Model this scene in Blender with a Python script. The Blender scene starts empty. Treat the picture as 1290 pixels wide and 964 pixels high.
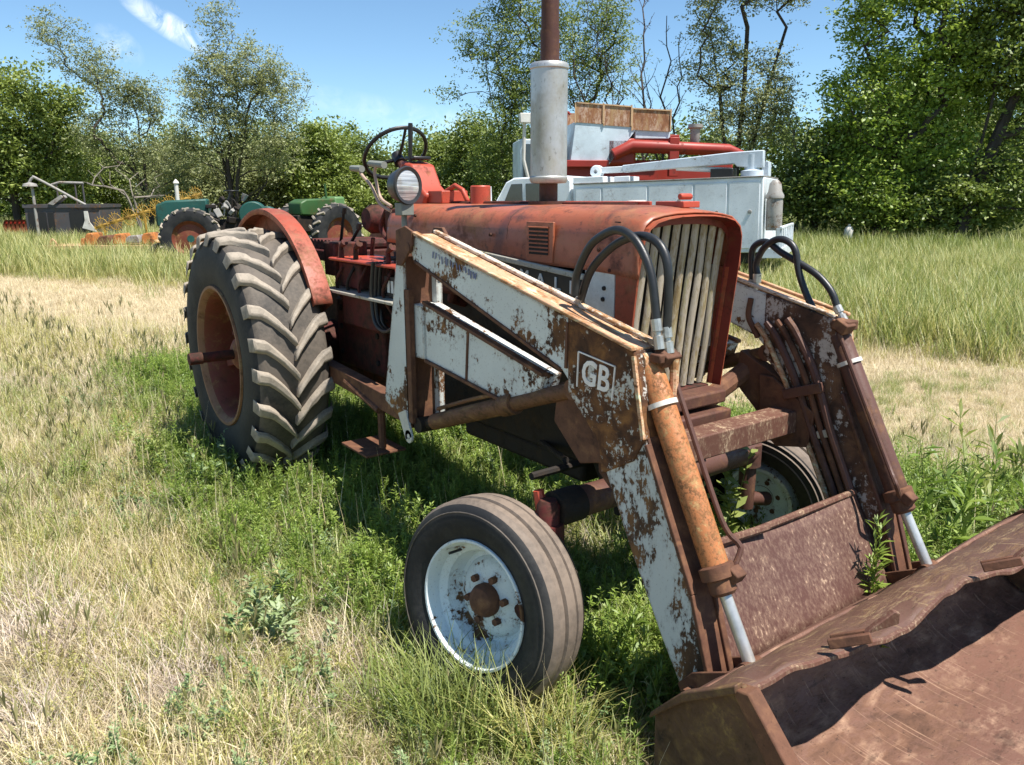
import bpy, bmesh, math, random
import numpy as np
from mathutils import Vector, Matrix, Euler
random.seed(7)
RNG = np.random.default_rng(11)
scene = bpy.context.scene
COL = scene.collection
# ---------------------------------------------------------------- camera
CAM = (4.7109, -2.2204, 1.6838); YAW = 2.5058; PITCH = .2313; ROLL = -.0037; FPX = 989.4
cy_, sy_ = math.cos(YAW), math.sin(YAW); cp_, sp_ = math.cos(PITCH), math.sin(PITCH)
Fv = Vector((cy_*cp_, sy_*cp_, -sp_)); Rv = Vector((sy_, -cy_, 0)); Uv = Rv.cross(Fv)
c_, s_ = math.cos(ROLL), math.sin(ROLL)
Rv, Uv = Rv*c_+Uv*s_, Uv*c_-Rv*s_
cam_data = bpy.data.cameras.new('camera'); cam = bpy.data.objects.new('camera', cam_data); COL.objects.link(cam)
cam.matrix_world = Matrix(((Rv.x, Uv.x, -Fv.x, CAM[0]), (Rv.y, Uv.y, -Fv.y, CAM[1]), (Rv.z, Uv.z, -Fv.z, CAM[2]), (0, 0, 0, 1)))
cam_data.sensor_width = 36; cam_data.lens = 36*FPX/1290; cam_data.clip_end = 2000; cam_data.clip_start = .05
scene.camera = cam
CV = Vector(CAM)
def ray(u, v): return Fv + Rv*((u-645)/FPX) - Uv*((v-482)/FPX)
def S(u, v, y):
    "(x, z) where the sight line through a measured point meets the vertical plane y"
    r = ray(u, v); t = (y-CV.y)/r.y; p = CV+r*t; return (p.x, p.z)
def S3(u, v, y): x, z = S(u, v, y); return Vector((x, y, z))
def at(u, v, D):
    "world point of a measured point at horizontal distance D along the view axis"
    r = ray(u, v); h = r.x*cy_+r.y*sy_; return CV+r*(D/h)
def ground(u, D): p = at(u, 249, D); return Vector((p.x, p.y, 0))
# ---------------------------------------------------------------- light
SUN_EL = math.radians(65); SUN_AZ = math.radians(20)      # azimuth counted from +X towards +Y
sd = Vector((math.cos(SUN_AZ)*math.cos(SUN_EL), math.sin(SUN_AZ)*math.cos(SUN_EL), math.sin(SUN_EL)))
sun_data = bpy.data.lights.new('sun', 'SUN'); sun = bpy.data.objects.new('sun', sun_data); COL.objects.link(sun)
sun_data.energy = 5.0; sun_data.angle = math.radians(.53); sun_data.color = (1, .955, .89)
sun.rotation_euler = sd.to_track_quat('Z', 'Y').to_euler()
world = bpy.data.worlds.new('World'); scene.world = world; world.use_nodes = True
wn = world.node_tree; wn.nodes.clear()
def N(nt, t, **k):
    n = nt.nodes.new(t)
    for a, b in k.items(): setattr(n, a, b)
    return n
sky = N(wn, 'ShaderNodeTexSky', sky_type='NISHITA', sun_disc=False, sun_elevation=SUN_EL, sun_rotation=math.pi/2-SUN_AZ)
sky.air_density = .9; sky.dust_density = .05; sky.ozone_density = 2.5; sky.altitude = 800
bg = N(wn, 'ShaderNodeBackground'); wo = N(wn, 'ShaderNodeOutputWorld'); bg.inputs[1].default_value = .09
# thin cirrus: white where soft noise meets a small patch of sky
tc = N(wn, 'ShaderNodeTexCoord')
def cloud(u, v, w, h, tilt, strength):
    d = ray(u, v).normalized()
    e1 = (Rv*math.cos(tilt)-Uv*math.sin(tilt)); e2 = (Rv*math.sin(tilt)+Uv*math.cos(tilt))
    out = []
    for e, s in ((e1, w), (e2, h)):
        dp = N(wn, 'ShaderNodeVectorMath', operation='DOT_PRODUCT'); dp.inputs[1].default_value = e
        wn.links.new(tc.outputs['Generated'], dp.inputs[0])
        m = N(wn, 'ShaderNodeMath', operation='SUBTRACT'); wn.links.new(dp.outputs['Value'], m.inputs[0]); m.inputs[1].default_value = d.dot(e)
        q = N(wn, 'ShaderNodeMath', operation='DIVIDE'); wn.links.new(m.outputs[0], q.inputs[0]); q.inputs[1].default_value = s
        p = N(wn, 'ShaderNodeMath', operation='MULTIPLY'); wn.links.new(q.outputs[0], p.inputs[0]); wn.links.new(q.outputs[0], p.inputs[1])
        out.append(p)
    a = N(wn, 'ShaderNodeMath', operation='ADD'); wn.links.new(out[0].outputs[0], a.inputs[0]); wn.links.new(out[1].outputs[0], a.inputs[1])
    f = N(wn, 'ShaderNodeMath', operation='SUBTRACT', use_clamp=True); f.inputs[0].default_value = 1; wn.links.new(a.outputs[0], f.inputs[1])
    no = N(wn, 'ShaderNodeTexNoise'); no.inputs['Scale'].default_value = 34; no.inputs['Detail'].default_value = 9; no.inputs['Roughness'].default_value = .65; no.inputs['Distortion'].default_value = .8
    wn.links.new(tc.outputs['Generated'], no.inputs['Vector'])
    g = N(wn, 'ShaderNodeMath', operation='MULTIPLY'); wn.links.new(f.outputs[0], g.inputs[0]); nr = N(wn, 'ShaderNodeMapRange'); nr.inputs[1].default_value = .38; nr.inputs[2].default_value = .72; wn.links.new(no.outputs[0], nr.inputs[0]); wn.links.new(nr.outputs[0], g.inputs[1])
    k = N(wn, 'ShaderNodeMath', operation='MULTIPLY', use_clamp=True); wn.links.new(g.outputs[0], k.inputs[0]); k.inputs[1].default_value = strength
    return k
def madd(a, b):
    m = N(wn, 'ShaderNodeMath', operation='ADD', use_clamp=True); wn.links.new(a.outputs[0], m.inputs[0]); wn.links.new(b.outputs[0], m.inputs[1]); return m
cl = madd(madd(cloud(217, 35, .052, .014, .45, 1.1), cloud(150, 58, .024, .018, .6, .45)), cloud(600, 165, .3, .02, .15, .25))
mx = N(wn, 'ShaderNodeMix', data_type='RGBA'); wn.links.new(cl.outputs[0], mx.inputs[0]); wb = N(wn, 'ShaderNodeMix', data_type='RGBA', blend_type='MULTIPLY'); wb.inputs[0].default_value = 1; wb.inputs[7].default_value = (.90, 1.04, 1.05, 1); wn.links.new(sky.outputs[0], wb.inputs[6]); wn.links.new(wb.outputs[2], mx.inputs[6])
mx.inputs[7].default_value = (8.5, 9, 9.3, 1)
wn.links.new(mx.outputs[2], bg.inputs[0]); wn.links.new(bg.outputs[0], wo.inputs[0])
scene.view_settings.view_transform = 'Standard'; scene.view_settings.look = 'None'
scene.view_settings.exposure = .88; scene.view_settings.gamma = 1
# ---------------------------------------------------------------- material helpers
def newmat(name):
    m = bpy.data.materials.new(name); m.use_nodes = True; nt = m.node_tree; nt.nodes.clear()
    o = N(nt, 'ShaderNodeOutputMaterial'); return m, nt, o
def ramp(nt, fac, stops, interp='LINEAR'):
    r = N(nt, 'ShaderNodeValToRGB'); r.color_ramp.interpolation = interp
    el = r.color_ramp.elements
    while len(el) < len(stops): el.new(.5)
    for e, (p, c) in zip(el, stops): e.position = p; e.color = (*c, 1) if len(c) == 3 else c
    nt.links.new(fac, r.inputs[0]); return r
def noise(nt, vec, scale, detail=6, rough=.6, dist=0):
    n = N(nt, 'ShaderNodeTexNoise'); n.inputs['Scale'].default_value = scale; n.inputs['Detail'].default_value = detail
    n.inputs['Roughness'].default_value = rough; n.inputs['Distortion'].default_value = dist
    if vec is not None: nt.links.new(vec, n.inputs['Vector'])
    return n
def mixc(nt, f, a, b):
    m = N(nt, 'ShaderNodeMix', data_type='RGBA')
    for s, k in ((f, 0), (a, 6), (b, 7)):
        if hasattr(s, 'is_linked'): nt.links.new(s, m.inputs[k])
        elif k == 0: m.inputs[0].default_value = s
        else: m.inputs[k].default_value = (*s, 1)
    return m.outputs[2]
def math2(nt, op, a, b, clamp=False):
    m = N(nt, 'ShaderNodeMath', operation=op, use_clamp=clamp)
    for s, k in ((a, 0), (b, 1)):
        if hasattr(s, 'is_linked'): nt.links.new(s, m.inputs[k])
        else: m.inputs[k].default_value = s
    return m.outputs[0]
def tcv(nt, stretch=None):
    t = N(nt, 'ShaderNodeTexCoord').outputs['Object']
    if stretch:
        mp = N(nt, 'ShaderNodeMapping'); mp.inputs['Scale'].default_value = stretch; nt.links.new(t, mp.inputs[0]); t = mp.outputs[0]
    return t
G = lambda c: (c, c, c)
def wmat(name, paint, amt=.5, scale=5, rough=.55, rust=((.035, .016, .012), (.11, .045, .025), (.28, .12, .05)), var=.18, stretch=None,
         metallic=0, fine=.35, bump=.35, edge=.015, dust=0, dustc=(.3, .24, .17), spec=.35, edgewear=0, scratch=0, streak=0, patch=0):
    rust = tuple((r, g*1.18, b*.92) for r, g, b in rust)
    m, nt, o = newmat(name); v = tcv(nt, stretch)
    A = noise(nt, v, scale, 10, .68, .25).outputs[0]; B = noise(nt, v, scale*9, 6, .7).outputs[0]; Cn = noise(nt, v, scale*2.3, 8, .6, .5).outputs[0]
    f = math2(nt, 'ADD', math2(nt, 'MULTIPLY', A, 1-fine), math2(nt, 'MULTIPLY', B, fine))
    t = .5+(.5-amt)*.36
    if patch:
        f = math2(nt, 'ADD', f, math2(nt, 'MULTIPLY', math2(nt, 'SUBTRACT', noise(nt, tcv(nt), 2.6, 3, .5, .6).outputs[0], .5), patch))
    if streak:
        f = math2(nt, 'ADD', f, math2(nt, 'MULTIPLY', math2(nt, 'SUBTRACT', noise(nt, tcv(nt, (9, 9, .8)), 4, 5, .6).outputs[0], .5), streak))
    if edgewear:
        bv = N(nt, 'ShaderNodeBevel', samples=4); bv.inputs['Radius'].default_value = .022; gn = N(nt, 'ShaderNodeNewGeometry')
        dp = N(nt, 'ShaderNodeVectorMath', operation='DOT_PRODUCT'); nt.links.new(bv.outputs[0], dp.inputs[0]); nt.links.new(gn.outputs['Normal'], dp.inputs[1])
        f = math2(nt, 'ADD', f, math2(nt, 'MULTIPLY', math2(nt, 'SUBTRACT', 1, dp.outputs['Value'], True), edgewear))
    mask = ramp(nt, f, [(t-edge, G(0)), (t+edge, G(1))]).outputs[0]
    halo = ramp(nt, f, [(t-edge*5, G(0)), (t, G(1))]).outputs[0]
    rc = ramp(nt, Cn, [(.3, rust[0]), (.5, rust[1]), (.68, rust[2])]).outputs[0]
    L = noise(nt, v, 1.7, 4, .5).outputs[0]
    pv = ramp(nt, L, [(.3, tuple(c*(1-var) for c in paint)), (.7, tuple(min(1, c*(1+var)) for c in paint))]).outputs[0]
    stain = tuple(p*.55+q*.45 for p, q in zip(paint, rust[1]))
    pc = mixc(nt, math2(nt, 'MULTIPLY', halo, .55), pv, stain)
    col = mixc(nt, mask, pc, rc)
    D = noise(nt, v, scale*25, 3, .6).outputs[0]
    col = mixc(nt, ramp(nt, D, [(.62, G(0)), (.72, G(.5))]).outputs[0], col, tuple(c*.35 for c in rust[1]))
    if scratch:
        q1 = noise(nt, tcv(nt, (.5, 16, 3)), 5, 6, .6).outputs[0]; q2 = noise(nt, tcv(nt, (2, 1, 12)), 6, 5, .6).outputs[0]
        col = mixc(nt, ramp(nt, q1, [(.60, G(0)), (.68, G(scratch))]).outputs[0], col, rust[2]); col = mixc(nt, ramp(nt, q2, [(.60, G(0)), (.68, G(scratch))]).outputs[0], col, rust[0])
        col = mixc(nt, ramp(nt, noise(nt, v, scale*14, 5, .7).outputs[0], [(.60, G(0)), (.66, G(.6))]).outputs[0], col, tuple(c*.5 for c in rust[0]))
    if dust: col = mixc(nt, math2(nt, 'MULTIPLY', ramp(nt, Cn, [(.35, G(0)), (.65, G(1))]).outputs[0], dust), col, dustc)
    b = N(nt, 'ShaderNodeBsdfPrincipled'); nt.links.new(col, b.inputs['Base Color'])
    rr = ramp(nt, mask, [(0, G(rough)), (1, G(.85))]).outputs[0]; nt.links.new(rr, b.inputs['Roughness'])
    b.inputs['Metallic'].default_value = metallic; b.inputs['Specular IOR Level'].default_value = spec
    bp = N(nt, 'ShaderNodeBump'); bp.inputs['Strength'].default_value = bump; bp.inputs['Distance'].default_value = .004
    h = math2(nt, 'ADD', math2(nt, 'MULTIPLY', mask, -.6), math2(nt, 'MULTIPLY', B, .8)); nt.links.new(h, bp.inputs['Height'])
    nt.links.new(bp.outputs[0], b.inputs['Normal']); nt.links.new(b.outputs[0], o.inputs[0]); return m
def pmat(name, col, rough=.6, metallic=0, var=.15, scale=8, bump=.1, spec=.4, col2=None, vs=None):
    m, nt, o = newmat(name); v = tcv(nt, vs); A = noise(nt, v, scale, 8, .6).outputs[0]
    c2 = col2 or tuple(min(1, c*(1+var)) for c in col)
    c = ramp(nt, A, [(.32, tuple(x*(1-var) for x in col)), (.68, c2)]).outputs[0]
    b = N(nt, 'ShaderNodeBsdfPrincipled'); nt.links.new(c, b.inputs['Base Color']); b.inputs['Roughness'].default_value = rough
    b.inputs['Metallic'].default_value = metallic; b.inputs['Specular IOR Level'].default_value = spec
    bp = N(nt, 'ShaderNodeBump'); bp.inputs['Strength'].default_value = bump; bp.inputs['Distance'].default_value = .005
    nt.links.new(noise(nt, v, scale*6, 5, .6).outputs[0], bp.inputs['Height']); nt.links.new(bp.outputs[0], b.inputs['Normal'])
    nt.links.new(b.outputs[0], o.inputs[0]); return m
def leafmat(name, cols, trans=.35, rough=.55, attr='tint', shift=.25):
    "cols: ramp of colours picked per blade/leaf through the tint attribute and per plant through its random number"
    m, nt, o = newmat(name)
    a = N(nt, 'ShaderNodeAttribute', attribute_name=attr).outputs['Fac']; oi = N(nt, 'ShaderNodeObjectInfo').outputs['Random']
    f = math2(nt, 'ADD', math2(nt, 'MULTIPLY', a, 1-shift), math2(nt, 'MULTIPLY', oi, shift), True)
    k = len(cols)-1
    c = ramp(nt, f, [(i/k, q) for i, q in enumerate(cols)]).outputs[0]
    d = N(nt, 'ShaderNodeBsdfDiffuse'); t = N(nt, 'ShaderNodeBsdfTranslucent'); g = N(nt, 'ShaderNodeBsdfGlossy')
    g.inputs['Roughness'].default_value = rough; g.inputs['Color'].default_value = (1, 1, 1, 1)
    tcx = mixc(nt, .5, c, (.35, .45, .05)); tb = N(nt, 'ShaderNodeMix', data_type='RGBA', blend_type='MULTIPLY'); 
    nt.links.new(c, d.inputs[0]); nt.links.new(c, t.inputs[0])
    s1 = N(nt, 'ShaderNodeMixShader'); s1.inputs[0].default_value = trans; nt.links.new(d.outputs[0], s1.inputs[1]); nt.links.new(t.outputs[0], s1.inputs[2])
    s2 = N(nt, 'ShaderNodeMixShader'); s2.inputs[0].default_value = .04; nt.links.new(s1.outputs[0], s2.inputs[1]); nt.links.new(g.outputs[0], s2.inputs[2])
    nt.links.new(s2.outputs[0], o.inputs[0]); return m
# ---------------------------------------------------------------- materials
M = {}
M['red_inner'] = wmat('shade_darkened_red', (.16, .016, .012), amt=.3, scale=5, rough=.5, rust=((.03, .008, .006), (.08, .02, .012), (.2, .06, .03)), edge=.06)  # shade of the grille recess put into the red of its inner faces
M['nose_red'] = wmat('faded_orange_red_nose', (.36, .075, .036), amt=.36, scale=5, rough=.6, rust=((.06, .02, .015), (.16, .05, .03), (.3, .13, .08)), var=.25, edge=.06, spec=.25)
M['fender'] = wmat('dull_fender_red', (.36, .070, .038), amt=.4, scale=5, rough=.5, rust=((.05, .015, .012), (.14, .04, .025), (.28, .1, .06)), var=.3, edge=.06, dust=.25, dustc=(.26, .15, .1))
M['hood_red'] = wmat('faded_red_hood', (.37, .092, .040), amt=.34, scale=2.2, rough=.42, rust=((.05, .014, .02), (.17, .048, .03), (.33, .12, .06)), var=.3, fine=.35, edge=.05, bump=.3, scratch=.22, dust=.30, dustc=(.27, .12, .065), spec=.5)
M['red'] = wmat('red_paint', (.42, .065, .035), amt=.26, scale=4, rough=.45, rust=((.05, .015, .012), (.14, .035, .022), (.3, .09, .05)), var=.22, edge=.05, bump=.15)
M['dark_red'] = wmat('grimy_red_castings', (.10, .014, .012), amt=.5, scale=6, rough=.7, rust=((.012, .007, .006), (.04, .014, .01), (.09, .03, .02)), edge=.06)
M['black_grime'] = wmat('oily_black_castings', (.014, .011, .010), amt=.4, scale=7, rough=.7, rust=((.006, .005, .005), (.025, .014, .01), (.05, .025, .015)), edge=.06)
M['white_rust'] = wmat('flaking_white_paint_over_rust', (.58, .61, .58), amt=.36, scale=6, rough=.55, patch=.5, edgewear=.5, streak=.12, edge=.012, fine=.42, rust=((.03, .014, .010), (.12, .045, .022), (.30, .13, .05)))
M['far_arm'] = wmat('far_arm_chalky_tan_and_rust', (.50, .44, .38), amt=.62, scale=5, patch=.35, rough=.6, edge=.012, fine=.42, rust=((.03, .015, .012), (.09, .038, .03), (.2, .085, .055)), edgewear=.4, streak=.25)
M['white_arm'] = wmat('chipped_white_arm_paint', (.60, .63, .60), amt=.33, scale=5.5, patch=.55, edgewear=.6, streak=.16, rough=.5, edge=.010, fine=.45, rust=((.03, .013, .010), (.12, .045, .022), (.27, .11, .045)))
M['down_arm'] = wmat('down_arm_mostly_bare_rust', (.58, .61, .58), amt=.48, scale=5, patch=.35, edgewear=.45, streak=.2, rough=.6, edge=.012, fine=.42, rust=((.026, .014, .011), (.085, .038, .024), (.21, .09, .045)), stretch=(1, 1, .6))
M['flange_white'] = wmat('pale_flaking_flange', (.70, .62, .52), amt=.45, scale=16, rough=.65, edge=.03, fine=.5, rust=((.10, .04, .025), (.30, .13, .07), (.5, .3, .18)), stretch=(.3, 1, 1))
M['knee'] = wmat('knee_plate_mostly_rust', (.58, .56, .50), amt=.66, scale=7, patch=.22, edgewear=.4, streak=.14, rough=.6, edge=.012, fine=.40, rust=((.03, .013, .009), (.10, .035, .018), (.24, .09, .035)))
M['flange'] = wmat('sunbleached_orange_flange', (.58, .34, .21), amt=.5, scale=14, rough=.65, edge=.035, fine=.5, rust=((.12, .045, .025), (.36, .15, .08), (.70, .62, .52)), stretch=(.3, 1, 1), var=.35)
M['rust'] = wmat('brown_rust', (.13, .055, .030), amt=.5, scale=6, rough=.75, rust=((.035, .014, .012), (.11, .042, .03), (.24, .10, .06)), edge=.08, bump=.5)
M['rust_pale'] = wmat('rust_with_pale_flecks', (.11, .046, .030), amt=.30, scale=11, rough=.7, rust=((.26, .13, .09), (.36, .22, .18), (.16, .05, .04)), edge=.02, fine=.6, stretch=(1, 1, .45), bump=.4)
M['plate'] = wmat('maroon_plate_with_scratches', (.082, .036, .027), amt=.22, scale=10, rough=.6, rust=((.30, .155, .12), (.42, .25, .22), (.2, .06, .05)), edge=.03, fine=.6, stretch=(1, 1, .35), bump=.3)
M['orange'] = wmat('orange_cylinder_paint', (.46, .17, .06), amt=.46, scale=10, rough=.45, rust=((.07, .028, .016), (.22, .085, .04), (.46, .26, .14)), edge=.04, fine=.6, bump=.3)
M['brown_cyl'] = wmat('brown_rusted_cylinder', (.095, .042, .032), amt=.4, scale=7, rough=.5, rust=((.04, .016, .014), (.10, .04, .03), (.22, .09, .05)), edge=.06)
M['lift'] = wmat('rusty_lift_cylinder', (.15, .065, .035), amt=.5, scale=8, rough=.65, rust=((.04, .02, .014), (.13, .055, .03), (.30, .15, .08)), edge=.05, fine=.5, stretch=(.5, 1, 1))
M['bucket'] = wmat('bucket_rust', (.155, .076, .054), amt=.5, scale=5, rough=.55, rust=((.06, .025, .02), (.15, .064, .05), (.36, .19, .16)), edge=.07, fine=.5, bump=.8, stretch=(1, .5, 1), scratch=.65)
M['bucket_side'] = wmat('bucket_side_rust', (.10, .05, .032), amt=.5, scale=6, rough=.7, rust=((.03, .015, .01), (.10, .045, .025), (.24, .13, .06)), edge=.07, fine=.5)
M['sheet'] = wmat('bucket_top_sheet', (.10, .050, .038), amt=.40, scale=6, rough=.55, rust=((.07, .03, .022), (.15, .07, .045), (.33, .2, .13)), edge=.05, fine=.55, stretch=(1.6, .35, 1), bump=.7, scratch=.5)
M['slat'] = wmat('weathered_grille_slats', (.44, .385, .31), amt=.42, scale=12, rough=.6, rust=((.16, .09, .05), (.28, .18, .11), (.42, .33, .24)), edge=.05, fine=.5, stretch=(1, 1, .25), streak=.2)
M['rimwhite'] = wmat('white_rim_paint', (.66, .72, .72), amt=.34, scale=7, rough=.45, rust=((.02, .012, .01), (.09, .035, .02), (.2, .09, .05)), edge=.012, fine=.3)
M['rimred'] = wmat('faded_red_rim', (.17, .035, .022), amt=.4, scale=5, rough=.6, rust=((.06, .02, .015), (.17, .06, .03), (.34, .17, .08)), edge=.06)
M['rimorange'] = wmat('rusty_orange_rim_flange', (.26, .13, .07), amt=.4, scale=6, rough=.65, rust=((.07, .03, .02), (.2, .09, .05), (.36, .22, .13)), edge=.06)
M['panel_white'] = wmat('dull_white_panel', (.62, .60, .54), amt=.16, scale=6, rough=.5, rust=((.06, .03, .02), (.2, .1, .06), (.35, .25, .17)), edge=.04)
M['trim'] = wmat('dull_chrome_trim', (.46, .44, .38), amt=.3, scale=14, rough=.4, rust=((.12, .08, .05), (.25, .18, .12), (.4, .3, .2)), edge=.05, metallic=.2)
M['black_strip'] = pmat('black_name_strip', (.018, .02, .02), rough=.4)
M['letter'] = pmat('white_letters', (.62, .62, .58), rough=.5)
M['gb_letter'] = wmat('worn_white_sticker_letters', (.85, .80, .74), amt=.05, scale=22, rough=.6, edge=.03)
M['muffler'] = wmat('silver_muffler', (.52, .53, .54), amt=.28, scale=2.2, rough=.38, rust=((.14, .11, .10), (.26, .21, .19), (.36, .32, .30)), edge=.09, fine=.15, metallic=.55, stretch=(1, 1, .6), bump=.1)
M['stack'] = wmat('rusty_stack', (.075, .028, .022), amt=.4, scale=7, rough=.6, rust=((.03, .014, .012), (.08, .03, .02), (.15, .06, .04)), edge=.07)
def rubber(name, base, dusty, amt, scale=4):
    m, nt, o = newmat(name); v = tcv(nt); A = noise(nt, v, scale, 8, .65, .3).outputs[0]; B = noise(nt, v, scale*14, 5, .6).outputs[0]
    f = math2(nt, 'ADD', math2(nt, 'MULTIPLY', A, .75), math2(nt, 'MULTIPLY', B, .25))
    c = ramp(nt, f, [(.62-amt*.35, base), (.72-amt*.2, dusty)]).outputs[0]
    b = N(nt, 'ShaderNodeBsdfPrincipled'); nt.links.new(c, b.inputs['Base Color']); b.inputs['Roughness'].default_value = .72; b.inputs['Specular IOR Level'].default_value = .35
    bp = N(nt, 'ShaderNodeBump'); bp.inputs['Strength'].default_value = .35; bp.inputs['Distance'].default_value = .004
    nt.links.new(B, bp.inputs['Height']); nt.links.new(bp.outputs[0], b.inputs['Normal']); nt.links.new(b.outputs[0], o.inputs[0]); return m
M['rubber'] = rubber('old_tyre_sidewall', (.012, .0125, .014), (.034, .033, .031), .5)
M['tread'] = rubber('dusty_tyre_tread', (.030, .028, .025), (.12, .10, .08), .85)
M['lug'] = rubber('worn_tyre_lugs', (.10, .088, .075), (.33, .28, .22), .95, 6)
M['ftread'] = rubber('dusty_front_tread', (.045, .038, .033), (.20, .155, .12), .9, 3)
M['hose'] = pmat('black_hose', (.016, .017, .018), rough=.42, scale=30, var=.3, spec=.5)
M['steel'] = pmat('bare_steel_fittings', (.45, .44, .40), rough=.38, metallic=.7, scale=20, var=.3)
M['chrome'] = pmat('chrome_rod', (.52, .51, .48), rough=.36, metallic=.6, scale=12, var=.25)
M['strap'] = pmat('pale_strap', (.62, .58, .52), rough=.5, scale=20)
M['black'] = pmat('black_plastic', (.014, .013, .013), rough=.4)
M['lamp_shell'] = pmat('grey_black_lamp_shell', (.03, .03, .03), rough=.4)
M['bracket_grey'] = pmat('grey_lamp_bracket', (.20, .21, .18), rough=.6)
M['beige_lever'] = pmat('beige_lever', (.38, .27, .20), rough=.5)
m, nt, o = newmat('ribbed_lens_glass'); v = tcv(nt, (1, 1, 22)); A = noise(nt, v, 3, 2).outputs[0]
b = N(nt, 'ShaderNodeBsdfPrincipled'); nt.links.new(ramp(nt, A, [(.35, (.22, .22, .22)), (.6, (.60, .61, .60))]).outputs[0], b.inputs['Base Color']); b.inputs['Roughness'].default_value = .15; b.inputs['Metallic'].default_value = .3
bp_ = N(nt, 'ShaderNodeBump'); bp_.inputs['Strength'].default_value = .5; bp_.inputs['Distance'].default_value = .004; nt.links.new(A, bp_.inputs['Height'])
nt.links.new(bp_.outputs[0], b.inputs['Normal']); nt.links.new(b.outputs[0], o.inputs[0]); M['lens'] = m
# ---------------------------------------------------------------- mesh helpers
class MB:
    def __init__(s): s.v = []; s.f = []
    def add(s, vs, fs):
        n = len(s.v); s.v += [tuple(p) for p in vs]; s.f += [tuple(i+n for i in f) for f in fs]; return s
    def box(s, lo, hi, Mx=None, taper=None):
        (a, b, c), (d, e, f) = lo, hi
        vs = [Vector(p) for p in ((a,b,c),(d,b,c),(d,e,c),(a,e,c),(a,b,f),(d,b,f),(d,e,f),(a,e,f))]
        if Mx: vs = [Mx @ p for p in vs]
        return s.add(vs, [(0,3,2,1),(4,5,6,7),(0,1,5,4),(1,2,6,5),(2,3,7,6),(3,0,4,7)])
    def beam(s, p, q, w, h, up=(0,0,1), w2=None, h2=None):
        p, q = Vector(p), Vector(q); d = (q-p).normalized(); sd_ = d.cross(Vector(up)).normalized(); u = sd_.cross(d)
        w2 = w if w2 is None else w2; h2 = h if h2 is None else h2; vs = []
        for c, ww, hh in ((p, w, h), (q, w2, h2)):
            for a, b in ((-1,-1),(1,-1),(1,1),(-1,1)): vs.append(c+sd_*(a*ww/2)+u*(b*hh/2))
        return s.add(vs, [(0,1,2,3),(7,6,5,4),(0,4,5,1),(1,5,6,2),(2,6,7,3),(3,7,4,0)])
    def prism(s, poly, y0, y1):
        n = len(poly); vs = [(x, y0, z) for x, z in poly]+[(x, y1, z) for x, z in poly]
        return s.add(vs, [tuple(range(n)), tuple(range(2*n-1, n-1, -1))]+[(i, i+n, (i+1) % n+n, (i+1) % n) for i in range(n)])
    def tube(s, path, r, n=10, cap=True):
        P = [Vector(p) for p in path]; R = r if isinstance(r, (list, tuple)) else [r]*len(P)
        vs = []; u = None
        for i, p in enumerate(P):
            t = (P[min(i+1, len(P)-1)]-P[max(i-1, 0)]).normalized()
            if u is None: u = t.orthogonal().normalized()
            else:
                u = u-t*u.dot(t); u = u.normalized() if u.length > 1e-6 else t.orthogonal().normalized()
            w = t.cross(u)
            for k in range(n):
                a = 2*math.pi*k/n; vs.append(p+(u*math.cos(a)+w*math.sin(a))*R[i])
        fs = [(i*n+k, i*n+(k+1) % n, (i+1)*n+(k+1) % n, (i+1)*n+k) for i in range(len(P)-1) for k in range(n)]
        if cap: fs += [tuple(range(n-1, -1, -1)), tuple(range((len(P)-1)*n, len(P)*n))]
        return s.add(vs, fs)
    def lathe(s, prof, n=48, c=(0,0,0), ax='y', closed=False):
        "prof: (radius, distance along the axis)"
        vs = []
        for r, a in prof:
            for k in range(n):
                t = 2*math.pi*k/n; x, y = r*math.cos(t), r*math.sin(t)
                p = {'y': (x, a, y), 'z': (x, y, a), 'x': (a, x, y)}[ax]; vs.append((p[0]+c[0], p[1]+c[1], p[2]+c[2]))
        m = len(prof); rng = m if closed else m-1
        return s.add(vs, [(i*n+k, i*n+(k+1) % n, ((i+1) % m)*n+(k+1) % n, ((i+1) % m)*n+k) for i in range(rng) for k in range(n)])
    def grid(s, fn, nu, nv):
        vs = [fn(i/(nu-1), j/(nv-1)) for i in range(nu) for j in range(nv)]
        return s.add(vs, [(i*nv+j, (i+1)*nv+j, (i+1)*nv+j+1, i*nv+j+1) for i in range(nu-1) for j in range(nv-1)])
    def mesh(s, name, mat, smooth=True, ang=35):
        me = bpy.data.meshes.new(name); me.from_pydata(s.v, [], s.f)
        bm = bmesh.new(); bm.from_mesh(me); bmesh.ops.recalc_face_normals(bm, faces=bm.faces); bm.to_mesh(me); bm.free()
        if smooth:
            me.polygons.foreach_set('use_smooth', [True]*len(me.polygons)); me.set_sharp_from_angle(angle=math.radians(ang))
        me.materials.append(mat); return me
    def build(s, name, mat, parent=None, smooth=True, ang=35, bevel=0, loc=None, rot=None, solid=0):
        o = bpy.data.objects.new(name, s.mesh(name, mat, smooth, ang)); COL.objects.link(o)
        if parent: o.parent = parent
        if loc is not None: o.location = loc
        if rot is not None: o.rotation_euler = rot
        if solid: md = o.modifiers.new('solid', 'SOLIDIFY'); md.thickness = solid; md.offset = 0
        if bevel:
            md = o.modifiers.new('bevel', 'BEVEL'); md.width = bevel; md.segments = 2; md.limit_method = 'ANGLE'; md.angle_limit = math.radians(40)
        return o
def inst(o, parent, loc=None, rot=None, name=None):
    c = o.copy(); COL.objects.link(c); c.parent = parent
    if loc is not None: c.location = loc
    if rot is not None: c.rotation_euler = rot
    return c
def thing(name, label, cat, loc=(0,0,0), rotz=0, group=None):
    o = bpy.data.objects.new(name, None); COL.objects.link(o); o.empty_display_size = .2
    o.location = loc; o.rotation_euler = (0, 0, rotz); tag(o, label, cat, group); return o
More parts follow.
